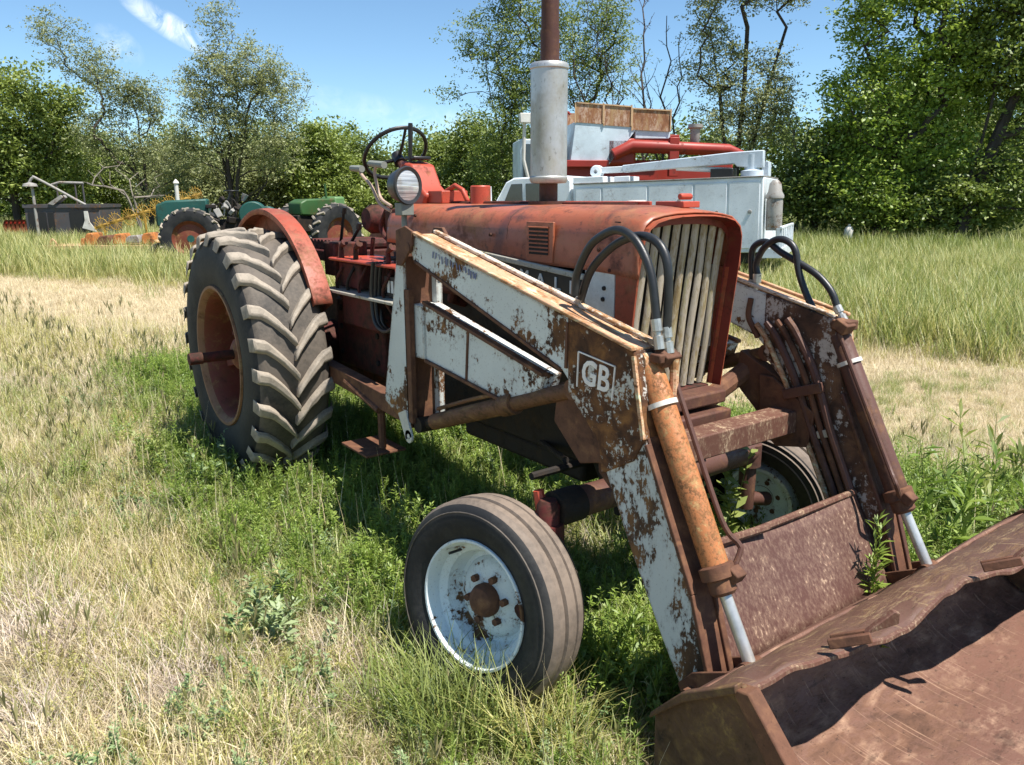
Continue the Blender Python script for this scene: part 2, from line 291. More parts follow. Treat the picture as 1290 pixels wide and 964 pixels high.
def tag(o, label=None, cat=None, group=None, kind=None):
    if label: o['label'] = label
    if cat: o['category'] = cat
    if group: o['group'] = group
    if kind: o['kind'] = kind
    return o
def smooth_path(pts, k=6):
    P = [Vector(p) for p in pts]; P = [P[0]*2-P[1]]+P+[P[-1]*2-P[-2]]; out = []
    for i in range(1, len(P)-2):
        for j in range(k):
            t = j/k; a, b, c, d = P[i-1], P[i], P[i+1], P[i+2]
            out.append(.5*((2*b)+(c-a)*t+(2*a-5*b+4*c-d)*t*t+(3*b-a-3*c+d)*t**3))
    out.append(P[-2]); return out
def ymirror(p): return Vector((p[0], -p[1], p[2]))
# ================================================================ TRACTOR (front is +X, its right side faces the camera)
T = thing('farm_tractor', 'old faded red row-crop tractor with rusty white front loader, parked in weeds in the foreground', 'tractor')
def txt(s, size, name, mat, parent, O, ex, ez, depth=.002):
    "lettering laid on a plane: O origin, ex reading direction, ez up"
    cu = bpy.data.curves.new(name, 'FONT'); cu.body = s; cu.size = size; cu.extrude = depth; cu.offset = size*.018; cu.resolution_u = 3
    to = bpy.data.objects.new('t', cu); COL.objects.link(to); bpy.context.view_layer.update()
    me = bpy.data.meshes.new_from_object(to.evaluated_get(bpy.context.evaluated_depsgraph_get())); bpy.data.objects.remove(to)
    ex, ez, O = Vector(ex), Vector(ez), Vector(O); n = ex.cross(ez).normalized()
    for v in me.vertices: v.co = O+ex*v.co.x+ez*v.co.y+n*v.co.z
    me.materials.clear(); me.materials.append(mat); me.name = name
    o = bpy.data.objects.new(name, me); COL.objects.link(o); o.parent = parent; return o
# ---- hood
HX0, HX1 = .93, 2.80
prof = [(0, 1.652), (.09, 1.650), (.155, 1.643), (.208, 1.631), (.243, 1.607), (.262, 1.570), (.268, 1.52), (.271, 1.46), (.272, 1.415)]
full = [(-y, z) for y, z in prof[::-1]]+prof[1:]
def hood_pt(a, b):
    x = HX0+(HX1-HX0)*a; i = b*(len(full)-1); k = min(int(i), len(full)-2); t = i-k
    y = full[k][0]*(1-t)+full[k+1][0]*t; z = full[k][1]*(1-t)+full[k+1][1]*t
    w = 1-.10*(1-a)**2; drop = -.022*max(0, (a-.86)/.14)**2*(z-1.3)/.35
    dent = .006*math.sin(x*5.1+y*9)*math.exp(-((abs(y)-.2)/.1)**2)
    low = 0 if z > 1.5 else (1-a)*.045
    return (x, y*w, z+drop-dent*.5+low-(.0 if a > .02 else .0))
h = MB().grid(hood_pt, 60, len(full)*2-1); hood = h.build('hood', M['hood_red'], T, ang=60, solid=.006)
MB().tube([(.95, .012, 1.655), (1.6, .012, 1.660), (2.50, .012, 1.655)], [.009]*3, 6).build('hood_hinge', M['dark_red'], hood)
MB().box((.95, .02, 1.652), (2.56, .035, 1.668)).build('hood_seam', M['red'], hood, bevel=.003)
# scorched patch where the hood met the exhaust heat: built-in stain as a darker paint area
def stain(mat):
    nt = mat.node_tree; b = [n for n in nt.nodes if n.type == 'BSDF_PRINCIPLED'][0]; src = b.inputs['Base Color'].links[0].from_socket
    t = N(nt, 'ShaderNodeTexCoord').outputs['Object']; sp_ = N(nt, 'ShaderNodeSeparateXYZ'); nt.links.new(t, sp_.inputs[0])
    nz = noise(nt, t, 9, 5, .6).outputs[0]
    # a scorched streak running down from the muffler foot, bent rearwards, and a smear round the foot
    off = math2(nt, 'MULTIPLY', math2(nt, 'SUBTRACT', sp_.outputs[2], 1.50), .35)
    dx = math2(nt, 'ABSOLUTE', math2(nt, 'SUBTRACT', math2(nt, 'SUBTRACT', sp_.outputs[0], 1.975), off), 0)
    a = math2(nt, 'SUBTRACT', 1, math2(nt, 'DIVIDE', dx, .055), True)
    dx2 = math2(nt, 'ABSOLUTE', math2(nt, 'SUBTRACT', sp_.outputs[0], 2.08), 0); dz2 = math2(nt, 'ABSOLUTE', math2(nt, 'SUBTRACT', sp_.outputs[2], 1.605), 0)
    c = math2(nt, 'SUBTRACT', 1, math2(nt, 'ADD', math2(nt, 'DIVIDE', dx2, .16), math2(nt, 'DIVIDE', dz2, .028)), True)
    f = math2(nt, 'MULTIPLY', math2(nt, 'MAXIMUM', a, c), math2(nt, 'ADD', nz, .6)); fr = ramp(nt, f, [(.15, G(0)), (.8, G(.5))]).outputs[0]
    side = N(nt, 'ShaderNodeMath', operation='LESS_THAN'); nt.links.new(sp_.outputs[1], side.inputs[0]); side.inputs[1].default_value = -.12
    fr = math2(nt, 'MULTIPLY', fr, side.outputs[0]); nt.links.new(mixc(nt, fr, src, (.035, .024, .030)), b.inputs['Base Color'])
hm = M['hood_red'].copy(); stain(hm); hood.data.materials[0] = hm
# seams
for x in (2.03, 1.42):
    pts = [(x, -yy*1.006*(1-.10*(1-(x-HX0)/(HX1-HX0))**2), zz-.001) for yy, zz in prof[2:]]
    MB().tube(pts, .0022, 5).build('hood_joint', M['black_grime'], hood)
# bolts on the hood side
for x, z in ((1.28, 1.60), (1.92, 1.53), (2.6, 1.50), (2.66, 1.43)):
    MB().lathe([(.0, -.279), (.007, -.277), (.008, -.268)], 8, (x, 0, z)).build('bolt', M['dark_red'], hood)
# louvre panel
lp = MB().prism([(2.175, 1.435), (2.345, 1.435), (2.35, 1.592), (2.18, 1.592)], -.279, -.268).build('louver_panel', M['hood_red'], hood, bevel=.003)
for i in range(7):
    z = 1.465+i*.0155; o_ = MB().prism([(2.20, z), (2.32, z), (2.32, z+.010), (2.20, z+.010)], -.2815, -.2785)
    o_.build('louver', M['black_grime'], lp)
    MB().tube([(2.198, -.281, z+.0125), (2.322, -.281, z+.0125)], .0035, 6).build('louver', M['hood_red'], lp)
# bottom trim and name strip
ST = lambda x: 1.375+(2.52-x)*.075          # lower edge line of the hood side
def strip(x0, x1, dz0, dz1, y0, y1, nm, mat, **k):
    return MB().prism([(x0, ST(x0)+dz0), (x1, ST(x1)+dz0), (x1, ST(x1)+dz1), (x0, ST(x0)+dz1)], y0, y1).build(nm, mat, T, **k)
for sg in (1, -1):
    strip(1.25, 2.525, .012, .034, -sg*.288, -sg*.268, 'chrome_trim', M['trim'], bevel=.004)
    ns = strip(1.25, 2.52, -.062, .009, -sg*.276, -sg*.262, 'name_strip', M['black_strip'])
    strip(1.25, 2.52, -.085, -.064, -sg*.286, -sg*.262, 'chrome_trim', M['trim'], bevel=.003)
    wp = MB().prism([(2.53, 1.10), (2.685, 1.10), (2.685, 1.425), (2.53, 1.425)], -sg*.274, -sg*.262).build('side_panel', M['panel_white'], T, bevel=.002)
    wp['label'] = 'dull white side panel behind the grille'
    for x, z in ((2.635, 1.365), (2.63, 1.325)): MB().lathe([(0, -sg*.281), (.008, -sg*.28), (.009, -sg*.272)], 8, (x, 0, z)).build('bolt', M['black_grime'], wp)
word = 'FARMALL'; lx = [1.74, 1.87, 2.0, 2.135, 2.245, 2.355, 2.445]
for ch, x in zip(word, lx):
    txt(ch, .068, 'letter', M['letter'], T, (x, -.2765, ST(x)-.050), (1.15, 0, -.075), (0, 0, 1), .003)
# nose: front rim around the grille
def fx(z): return 2.735+(z-.97)*(.070/.61)
outer = [(-.272, .95)]+[(-.272, z) for z in (1.1, 1.25, 1.4)]+[(y, z-.015) for y, z in full[1:-1]]+[(.272, z) for z in (1.4, 1.25, 1.1, .95)]
outer = [(y, z-.014*(z-1.3)/.35 if z > 1.3 else z) for y, z in outer]
def inn(y, z):
    yy = max(-.252, min(.252, y*.96)); return (yy, min(z-.035, 1.590) if z > 1.45 else z)
rim = MB(); n = len(outer); vs = []
for y, z in outer: vs.append((fx(z)-.03, y, z))
for y, z in outer: vs.append((fx(z)+.010, y*.998, z-.001))
for y, z in outer: vs.append((fx(z)+.012, y*.975, z-.006 if z > 1.45 else z))
for y, z in outer: vs.append((fx(z)-.045, y*.960, z-.011 if z > 1.45 else z))
for y, z in outer: yy, zz = inn(y, z); vs.append((fx(z)-.047, yy, zz))
rim.add(vs, [(r*n+i, r*n+i+1, (r+1)*n+i+1, (r+1)*n+i) for r in range(4) for i in range(n-1)])
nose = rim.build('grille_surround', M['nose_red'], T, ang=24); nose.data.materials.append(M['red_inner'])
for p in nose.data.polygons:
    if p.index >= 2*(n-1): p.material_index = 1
for sg in (1, -1):
    MB().prism([(2.69, .95), (fx(.95)-.028, .95), (fx(1.2)-.028, 1.2), (fx(1.42)-.028, 1.42), (2.69, 1.42)], -sg*.2725, -sg*.260).build('nose_side', M['nose_red'], T)
# grille
g0 = MB().prism([(fx(.95)-.15, .95), (fx(.95)-.12, .95), (fx(1.58)-.12, 1.60), (fx(1.58)-.15, 1.60)], -.25, .25).build('grille', M['black_grime'], T)
for i in range(10):
    y = -.228+i*.0507; w = .0175; pts = []
    for j in range(9):
        z = .955+(1.592-.955)*j/8; wob = .0014*math.sin(i*2.1+j*.9); xs = fx(z)-.060+.002*math.sin(i*1.3+j)
        pts.append((xs, y+wob, z))
    b_ = MB(); vs = []
    for (x, yy, z) in pts:
        for a, dx in ((-1, -.005), (-.75, .003), (0, .006), (.75, .003), (1, -.005)): vs.append((x+dx, yy+a*w, z))
    b_.add(vs, [(j*5+k, j*5+k+1, (j+1)*5+k+1, (j+1)*5+k) for j in range(8) for k in range(4)])
    b_.build('grille_slat', M['slat'], g0, ang=50)
MB().box((2.60, -.25, .90), (2.70, .25, .95)).build('grille_base', M['dark_red'], T, bevel=.004)
# hood top fittings
MB().lathe([(0, 1.672), (.035, 1.672), (.04, 1.664), (.04, 1.652)], 20, (2.45, .06, 0), 'z').build('radiator_cap', M['panel_white'], hood)
MB().box((2.58, .03, 1.645), (2.72, .12, 1.668)).tube([(2.70, .03, 1.685), (2.70, .09, 1.685)], .012, 8).build('hood_latch', M['red'], hood, bevel=.003)
MB().lathe([(0, 1.742), (.045, 1.742), (.05, 1.736), (.05, 1.65)], 20, (1.42, .02, 0), 'z').build('fuel_cap', M['red'], hood)
# muffler
mu = MB().lathe([(.045, 1.64), (.05, 1.665), (.09, 1.668), (.09, 1.655), (.05, 1.652)], 24, (1.975, 0, 0), 'z').build('muffler_flange', M['stack'], T)
MB().lathe([(.040, 1.65), (.040, 1.78)], 20, (1.975, 0, 0), 'z').build('exhaust_pipe', M['stack'], T)
MB().lathe([(.04, 1.742), (.076, 1.745), (.083, 1.758), (.083, 1.768), (.079, 1.773), (.079, 2.205), (.083, 2.21), (.083, 2.222), (.076, 2.232), (.04, 2.236)], 32, (1.975, 0, 0), 'z').build('muffler', M['muffler'], T)
MB().lathe([(.040, 2.23), (.040, 2.36), (.037, 2.36), (.037, 2.75), (.034, 2.75), (.034, 2.3)], 20, (1.978, 0, 0), 'z').build('exhaust_stack', M['stack'], T)
# engine and castings
eng = MB().box((1.35, -.17, .62), (2.45, .17, 1.30)).box((1.3, -.20, 1.30), (2.5, .2, 1.42)).box((2.45, -.2, .75), (2.66, .2, 1.50)).build('engine_block', M['black_grime'], T, bevel=.01)
e2 = MB()
for i in range(4): e2.tube([(1.55+i*.24, -.17, 1.2), (1.55+i*.24, -.235, 1.22), (1.6+i*.22, -.25, 1.28)], .03, 10)
e2.tube([(1.45, -.25, 1.28), (2.4, -.25, 1.28)], .04, 12); e2.build('manifold', M['dark_red'], T)
MB().tube([(1.95, -.22, .80), (1.95, -.22, 1.02)], .05, 14).build('oil_filter', M['dark_red'], T)
MB().tube([(1.62, -.22, .92), (1.80, -.22, .92)], .06, 14).tube([(1.6, -.2, 1.05), (1.9, -.21, 1.05)], .02, 8).build('starter', M['black_grime'], T)
MB().box((1.5, -.15, .52), (2.4, .15, .62)).build('oil_pan', M['black_grime'], T, bevel=.02)
# front bolster: wedge-shaped casting under the radiator down to the axle
MB().prism([(2.05, .88), (2.68, .92), (2.70, .72), (2.62, .60), (2.52, .50), (2.44, .62), (2.2, .72)], -.14, .14).build('front_bolster', M['black_grime'], T, bevel=.015)
MB().beam((2.3, -.05, .70), (1.35, -.04, .60), .09, .10).build('torque_beam', M['black_grime'], T, bevel=.01)
MB().tube([(2.60, -.06, .62), (1.8, -.08, .55)], .018, 8).tube([(2.54, -.13, .86), (2.58, -.10, .44)], .03, 10).tube([(2.5, -.33, .69), (2.0, -.1, .62)], .014, 8).build('steering_rod', M['black_grime'], T)
MB().prism([(1.35, .60), (1.35, 1.28), (.85, 1.20), (.35, 1.14), (-.2, 1.10), (-.25, .58), (.3, .52), (.9, .5)], -.17, .17).build('transmission_case', M['dark_red'], T, bevel=.02)
MB().tube([(0, -.62, .78), (0, -.16, .78), (0, .16, .78), (0, .62, .78)], [.09, .15, .15, .09], 20).build('axle_housing', M['dark_red'], T)
MB().box((.35, -.30, .72), (.95, -.16, 1.12)).build('side_cover', M['dark_red'], T, bevel=.015)
for z in (.8, .95, 1.06):
    MB().lathe([(0, -.312), (.016, -.31), (.018, -.298)], 8, (.42, 0, z)).build('bolt', M['black_grime'], T)
    MB().lathe([(0, -.312), (.016, -.31), (.018, -.298)], 8, (.88, 0, z)).build('bolt', M['black_grime'], T)
# deck and dash
dk = MB().box((.50, -.40, 1.345), (1.30, -.10, 1.362)).box((1.285, -.40, 1.25), (1.302, -.10, 1.362)).build('platform_deck', M['red'], T, bevel=.012)
MB().box((.45, -.44, 1.175), (1.32, -.12, 1.19)).build('foot_rail', M['trim'], T, bevel=.003)
MB().box((.62, -.38, 1.0), (1.05, -.14, 1.175)).build('battery_box', M['dark_red'], T, bevel=.01)
bx = MB().box((1.12, -.37, 1.20), (1.28, -.35, 1.30)).build('battery_label', M['black'], T)
for i in range(3): MB().box((1.15+i*.04, -.372, 1.22), (1.175+i*.04, -.3702, 1.28)).build('label_mark', M['letter'], bx)
MB().box((.35, -.36, 1.25), (.5, -.15, 1.44)).build('tool_box', M['dark_red'], T, bevel=.01)
MB().box((.55, -.36, 1.20), (.82, -.12, 1.34)).box((.9, -.34, 1.24), (1.1, -.2, 1.345)).build('valve_body', M['dark_red'], T, bevel=.012)
for k in range(5):
    x = .58+k*.14; MB().tube(smooth_path([(x, -.30, 1.36), (x+.03, -.37, 1.30), (x-.02, -.38, 1.20), (x+.05, -.33, 1.05)]), .009, 7).build('oil_pipe', M['black_grime'] if k % 2 else M['dark_red'], T)
for x in (.60, .78, 1.15): MB().tube([(x, -.36, 1.36), (x, -.36, 1.42), (x+.05, -.36, 1.45)], [.016, .012, .02], 8).build('pedal', M['dark_red'], T)
MB().box((.98, -.24, 1.362), (1.22, -.16, 1.41)).tube([(1.0, -.3, 1.38), (1.25, -.3, 1.39)], .012, 8).build('linkage', M['black_grime'], T, bevel=.006)
# dash cowl
dash = MB().prism([(.80, 1.60), (1.02, 1.64), (1.05, 1.70), (.97, 1.75), (.90, 1.86), (.80, 1.88), (.72, 1.80)], -.075, .075).build('instrument_panel', M['red'], T, bevel=.015)
MB().box((.80, -.055, 1.884), (.90, .055, 1.902)).build('panel_visor', M['black'], dash, bevel=.006)
MB().box((1.03, -.05, 1.655), (1.17, .11, 1.72)).tube([(1.12, .0, 1.71), (1.19, .02, 1.745), (1.26, .02, 1.72), (1.29, .03, 1.665)], .014, 8).build('cowl_box', M['red'], T, bevel=.02)
MB().prism([(.86, 1.42), (1.05, 1.42), (1.02, 1.64), (.86, 1.62)], -.22, .22).build('firewall', M['dark_red'], T, bevel=.01)
# steering wheel
SW = Vector((.60, .0, 1.93)); nrm = Vector((-.70, 0, .714)); e1 = Vector((0, 1, 0)); e2v = nrm.cross(e1)
SR = .185
sw = MB().tube([SW+e1*(SR*math.cos(a))+e2v*(SR*math.sin(a)) for a in [2*math.pi*i/40 for i in range(41)]], .0115, 8).build('steering_wheel', M['black'], T)
for a in (.5, 2.6, 4.7): MB().tube([SW-nrm*.045, SW-nrm*.03+(e1*math.cos(a)+e2v*math.sin(a))*.09, SW+(e1*math.cos(a)+e2v*math.sin(a))*SR], [.012, .009, .008], 8).build('spoke', M['black'], sw)
MB().tube([SW-nrm*.075, SW-nrm*.01], [.035, .03], 14).build('wheel_hub', M['black'], sw)
MB().tube([SW-nrm*.07, SW-nrm*.40], .022, 10).build('steering_column', M['dark_red'], T)
MB().tube([S3(517, 205, -.05), S3(517, 160, -.05), S3(517, 155, -.05)], [.011, .014, .012], 10).build('throttle_lever', M['black'], T)
# levers
for pts, r, kn in (([(492, 266), (478, 256), (468, 235), (457, 222), (452, 214)], .0085, [(443, 212), (456, 213)]), ([(493, 260), (480, 250), (474, 230), (472, 215), (475, 208)], .0085, [(466, 206), (484, 208)])):
    lv = MB().tube(smooth_path([S3(u, v, -.28) for u, v in pts]), r, 8).build('control_lever', M['beige_lever'], T)
    MB().tube([S3(u, v, -.28) for u, v in kn], [.016, .018], 10).build('lever_knob', M['bracket_grey'], lv)
for pts in ([(424, 338), (430, 300), (433, 268)], [(438, 330), (441, 308), (452, 288)]):
    lv = MB().tube([S3(u, v, -.2) for u, v in pts], [.012, .010, .009], 8).build('gear_lever', M['black'], T)
    MB().tube([S3(*pts[-1], -.2), S3(pts[-1][0]+1, pts[-1][1]-7, -.2)], [.018, .014], 10).build('lever_knob', M['black'], lv)
c0 = S3(472, 276, -.12); MB().lathe([(0, -.06), (.06, -.055), (.082, -.02), (.082, .05), (.05, .07), (0, .07)], 24, c0).build('hydraulic_reservoir', M['dark_red'], T)
MB().tube(smooth_path([S3(u, v, -.18) for u, v in ((488, 262), (480, 285), (487, 300), (500, 305))]), .014, 8).tube([S3(u, v, -.15) for u, v in ((470, 300), (468, 330), (475, 400))], .013, 8).build('oil_pipe', M['dark_red'], T)
for k in range(3):
    y = -.42+k*.03; MB().tube(smooth_path([S3(u+k*5, v, y) for u, v in ((470, 330), (468, 370), (472, 405), (485, 418), (500, 410))]), .010, 8).build('return_hose', M['hose'], T)
# seat
st = MB()
for i in range(7): st.tube([(-.2+i*.055, -.2, 1.40), (-.2+i*.055, .2, 1.40)], .032, 10)
st.build('seat', M['dark_red'], T)
MB().box((-.35, -.22, 1.30), (.2, .22, 1.37)).box((-.1, -.1, 1.05), (0, .1, 1.3)).build('seat_base', M['dark_red'], T, bevel=.01)
# headlight
hl = Vector((1.25, -.30, 1.742)); Rl = Matrix.Rotation(math.radians(-14), 4, 'Z')
lamp = MB().lathe([(0, -.10), (.04, -.095), (.07, -.06), (.088, -.005), (.092, .01), (.088, .02), (.074, .016)], 32, ax='x').build('headlight', M['lamp_shell'], T, loc=hl, rot=(0, 0, math.radians(14)))
MB().lathe([(.0, .026), (.03, .024), (.055, .019), (.075, .012)], 32, ax='x').build('lens', M['lens'], lamp)
MB().box((1.19, -.335, 1.60), (1.26, -.265, 1.66)).tube([(1.22, -.3, 1.40), (1.22, -.3, 1.66)], .015, 8).build('lamp_bracket', M['bracket_grey'], T, bevel=.004)
# ---- rear wheels
HZ = .775
def rear_wheel(sg):
    cyy = -sg*.70; hub = (0, cyy, HZ)
    R0 = .705
    pr = [(.395, -.17), (.405, -.195), (.44, -.205), (.50, -.218), (.58, -.220), (.64, -.210), (.675, -.195), (.698, -.165), (.703, -.08), (.706, 0)]
    pr = pr+[(r, -a) for r, a in pr[-2::-1]]
    ty = MB().lathe(pr[:9] + pr[9:], 72).build('rear_tire', M['rubber'], T, loc=hub)
    me = ty.data; me.materials.append(M['tread'])
    for p in me.polygons:
        c = p.center; r = math.hypot(c.x, c.z)
        if r > .672: p.material_index = 1
    nl = 24; protos = []
    for side in (1, -1):
        b = MB(); vs = []; K = 9
        for j in range(K):
            t = j/(K-1); y = side*(-.008+.215*t); phi = .29*(1-t)**1.5-.13       # centre end leads
            rt = .752-.010*abs(y)/.2*2 if t < .86 else .752-.02-(t-.86)*.55; rb = .695 if t < .86 else .695-(t-.86)*.40
            if t >= .86: y = side*(.008+.199+(t-.86)*.12)
            wt = (.019+.011*t)/.74; wb = wt*1.6
            for rr, ww in ((rb, -wb), (rt, -wt), (rt, wt), (rb, wb)):
                a = phi+ww; vs.append((rr*math.cos(a), y, -rr*math.sin(a)))
        fs = [(j*4+k, j*4+(k+1) % 4, (j+1)*4+(k+1) % 4, (j+1)*4+k) for j in range(K-1) for k in range(4)]+[(0, 1, 2, 3), (K*4-1, K*4-2, K*4-3, K*4-4)]
        b.add(vs, fs); l = b.build('tire_lug', M['lug'], ty, bevel=.005); protos.append(l)
    jr = random.Random(3)
    for side, l in enumerate(protos):
        var = []
        for q in range(6):                                   # each worn a little differently
            me_ = l.data.copy(); n_v = len(me_.vertices)
            for k_, v_ in enumerate(me_.vertices):
                r_ = math.hypot(v_.co.x, v_.co.z)
                if r_ > .715: f_ = 1-jr.uniform(0, .016)-(.012 if jr.random() < .12 else 0); v_.co.x *= f_; v_.co.z *= f_; v_.co.y += jr.uniform(-.005, .005)
            var.append(me_)
        for i in range(nl):
            a = 2*math.pi*(i+(.5 if side else 0))/nl; o2 = l if i == 0 else inst(l, ty)
            o2.data = var[jr.randrange(6)]; o2.rotation_euler = (0, a+jr.uniform(-.014, .014), 0); o2.modifiers[0].width = .009
    # rim
    o_ = -sg
    rim = MB().lathe([(.418, o_*.20), (.415, o_*.212), (.40, o_*.212), (.385, o_*.195), (.376, o_*.175)], 64).build('rear_rim', M['rimorange'], T, loc=hub)
    MB().lathe([(.377, o_*.178), (.362, o_*.15), (.355, o_*.06), (.365, o_*.0), (.345, -o_*.10)], 64).build('rim_barrel', M['rimred'], rim)
    disc = MB().lathe([(.350, -o_*.03), (.33, -o_*.02), (.27, -o_*.05), (.20, o_*.0), (.12, o_*.045), (.0, o_*.045)], 48).build('wheel_disc', M['rimred'], rim)
    for k in range(6):
        a = k*math.pi/3+.3; MB().beam((.30*math.cos(a), o_*.02, .30*math.sin(a)), (.352*math.cos(a), o_*.055, .352*math.sin(a)), .07, .03, up=(0, 1, 0)).build('rim_clamp', M['rimred'], rim, bevel=.004)
        MB().tube([(.16*math.cos(a), o_*.03, .16*math.sin(a)), (.16*math.cos(a), o_*.075, .16*math.sin(a))], .016, 6).build('lug_nut', M['dark_red'], rim)
    MB().lathe([(.09, 0), (.09, o_*.10), (.06, o_*.12), (0, o_*.12)], 20).build('hub_casting', M['rimred'], rim)
    MB().tube([(0, o_*.1, 0), (0, o_*.30, 0)], .030, 14).tube([(0, o_*.30, 0), (0, o_*.375, 0)], .035, 14).build('axle_shaft', M['dark_red'], rim)
    return ty
rear_wheel(1); rear_wheel(-1)
# fenders
for sg in (1, -1):
    R1 = .845; yo = -sg*.555; yi = -sg*.45; a0, a1 = math.radians(24), math.radians(150); cx = -.12; n = 40; fb = MB(); vs = []
    for i in range(n+1):
        a = a0+(a1-a0)*i/n; ca, sa = math.cos(a), math.sin(a)
        for rr, yy in ((R1-.03, yo), (R1, yo), (R1+.004, (yo+yi)/2), (R1, yi), (.50, yi)): vs.append((cx+rr*ca, yy, HZ+rr*sa))
    fb.add(vs, [(i*5+k, i*5+k+1, (i+1)*5+k+1, (i+1)*5+k) for i in range(n) for k in range(4)])
    fb.build('fender', M['fender'], T, ang=40, solid=.005)
# ---- front axle and wheels
ax = MB().tube([S3(700, 641, -.62), Vector((2.66, .60, .585))], .055, 20).build('front_axle', M['brown_cyl'], T)
A0 = S3(700, 641, -.62)
MB().tube([A0+Vector((0, -.01, 0)), A0+Vector((0, .10, 0))], .062, 20).build('axle_collar', M['black_grime'], T)
MB().tube([(2.50, -.5, .66), (2.48, .5, .66)], .016, 8).build('tie_rod', M['black_grime'], T)
for sg in (1, -1):
    kx, ky = (A0.x+.01, -.66) if sg == 1 else (2.66, .60)
    k_ = MB().tube([(kx, ky, .70), (kx, ky, .68), (kx, ky, .32)], [.028, .04, .036], 14).tube([(kx, ky, .36), (kx+.02, ky-sg*.13, .335)], .032, 12)
    k_.tube([(kx, ky, .52), (kx, ky, .62)], .055, 16); k_.build('kingpin', M['dark_red'] if sg == 1 else M['brown_cyl'], T, bevel=0)
kn = MB().lathe([(0, -.06), (.03, -.055), (.052, -.02), (.05, .02), (.03, .055), (0, .06)], 18, ax='x').tube([(-.0, -.0, .03), (-.02, -.01, .12)], [.025, .018], 8).build('steering_arm', M['red'], T, loc=(kx*0+A0.x-.02, -.655, .60))
def front_wheel(sg, loc, steer, camber):
    o_ = -sg; R = .36
    pr = [(.215, -.075), (.235, -.082), (.262, -.094), (.300, -.099), (.330, -.092), (.345, -.080), (.353, -.066), (.357, -.060), (.3575, -.036), (.345, -.031), (.345, -.026), (.3605, -.021), (.361, 0)]
    pr = pr+[(r, -a) for r, a in pr[-2::-1]]
    tw = MB().lathe(pr, 72).build('front_tire', M['rubber'], T, loc=loc, ang=28)
    tw.data.materials.append(M['ftread'])
    for p in tw.data.polygons:
        c = p.center
        if math.hypot(c.x, c.z) > .346: p.material_index = 1
    tw.rotation_mode = 'XYZ'; tw.rotation_euler = Euler((camber, 0, steer))
    MB().lathe([(.318, o_*.0985), (.3205, o_*.1005), (.323, o_*.0975)], 64).build('sidewall_line', M['tread'], tw)
    for rr_ in (.285, .318, .338): MB().lathe([(rr_-.004, -o_*(.0975 if rr_ < .33 else .090)), (rr_, -o_*(.1025 if rr_ < .33 else .095)), (rr_+.004, -o_*(.0965 if rr_ < .33 else .088))], 64).build('sidewall_line', M['ftread'], tw)
    rm = MB().lathe([(.222, o_*.070), (.227, o_*.082), (.225, o_*.088), (.217, o_*.088), (.208, o_*.074), (.200, o_*.040), (.176, o_*.022), (.168, -o_*.020), (.160, -o_*.034), (.145, -o_*.034), (.130, -o_*.012), (.11, -o_*.004), (.075, o_*.004), (.06, o_*.004), (0, o_*.004)], 64).build('front_rim', M['rimwhite'], tw)
    MB().lathe([(.058, o_*.0), (.058, o_*.026), (.048, o_*.046), (.030, o_*.054), (0, o_*.055)], 24).build('hub_cap', M['rust'], rm)
    for k in range(6):
        a = k*math.pi/3+.2; MB().tube([(.082*math.cos(a), o_*.0, .082*math.sin(a)), (.082*math.cos(a), o_*.024, .082*math.sin(a))], .013, 6).build('lug_nut', M['rust'], rm)
    MB().tube([(.19*math.cos(2.2), o_*.03, .19*math.sin(2.2)), (.19*math.cos(2.2), o_*.09, .19*math.sin(2.2))], .005, 6).build('valve_stem', M['black'], rm)
    return tw
FW = S3(598, 765, -.89)
front_wheel(1, Vector((FW.x-.02, -.82, FW.z)), math.radians(13), math.radians(-6))
front_wheel(-1, Vector((2.60, .80, .30)), math.radians(13), math.radians(6))
# front weight bracket bars
for i, z in enumerate((.925, .855)):
    MB().box((2.70+i*.03, -.22, z-.03), (2.80+i*.03, .24, z+.022)).build('bumper_bar', M['brown_cyl'], T, bevel=.008)
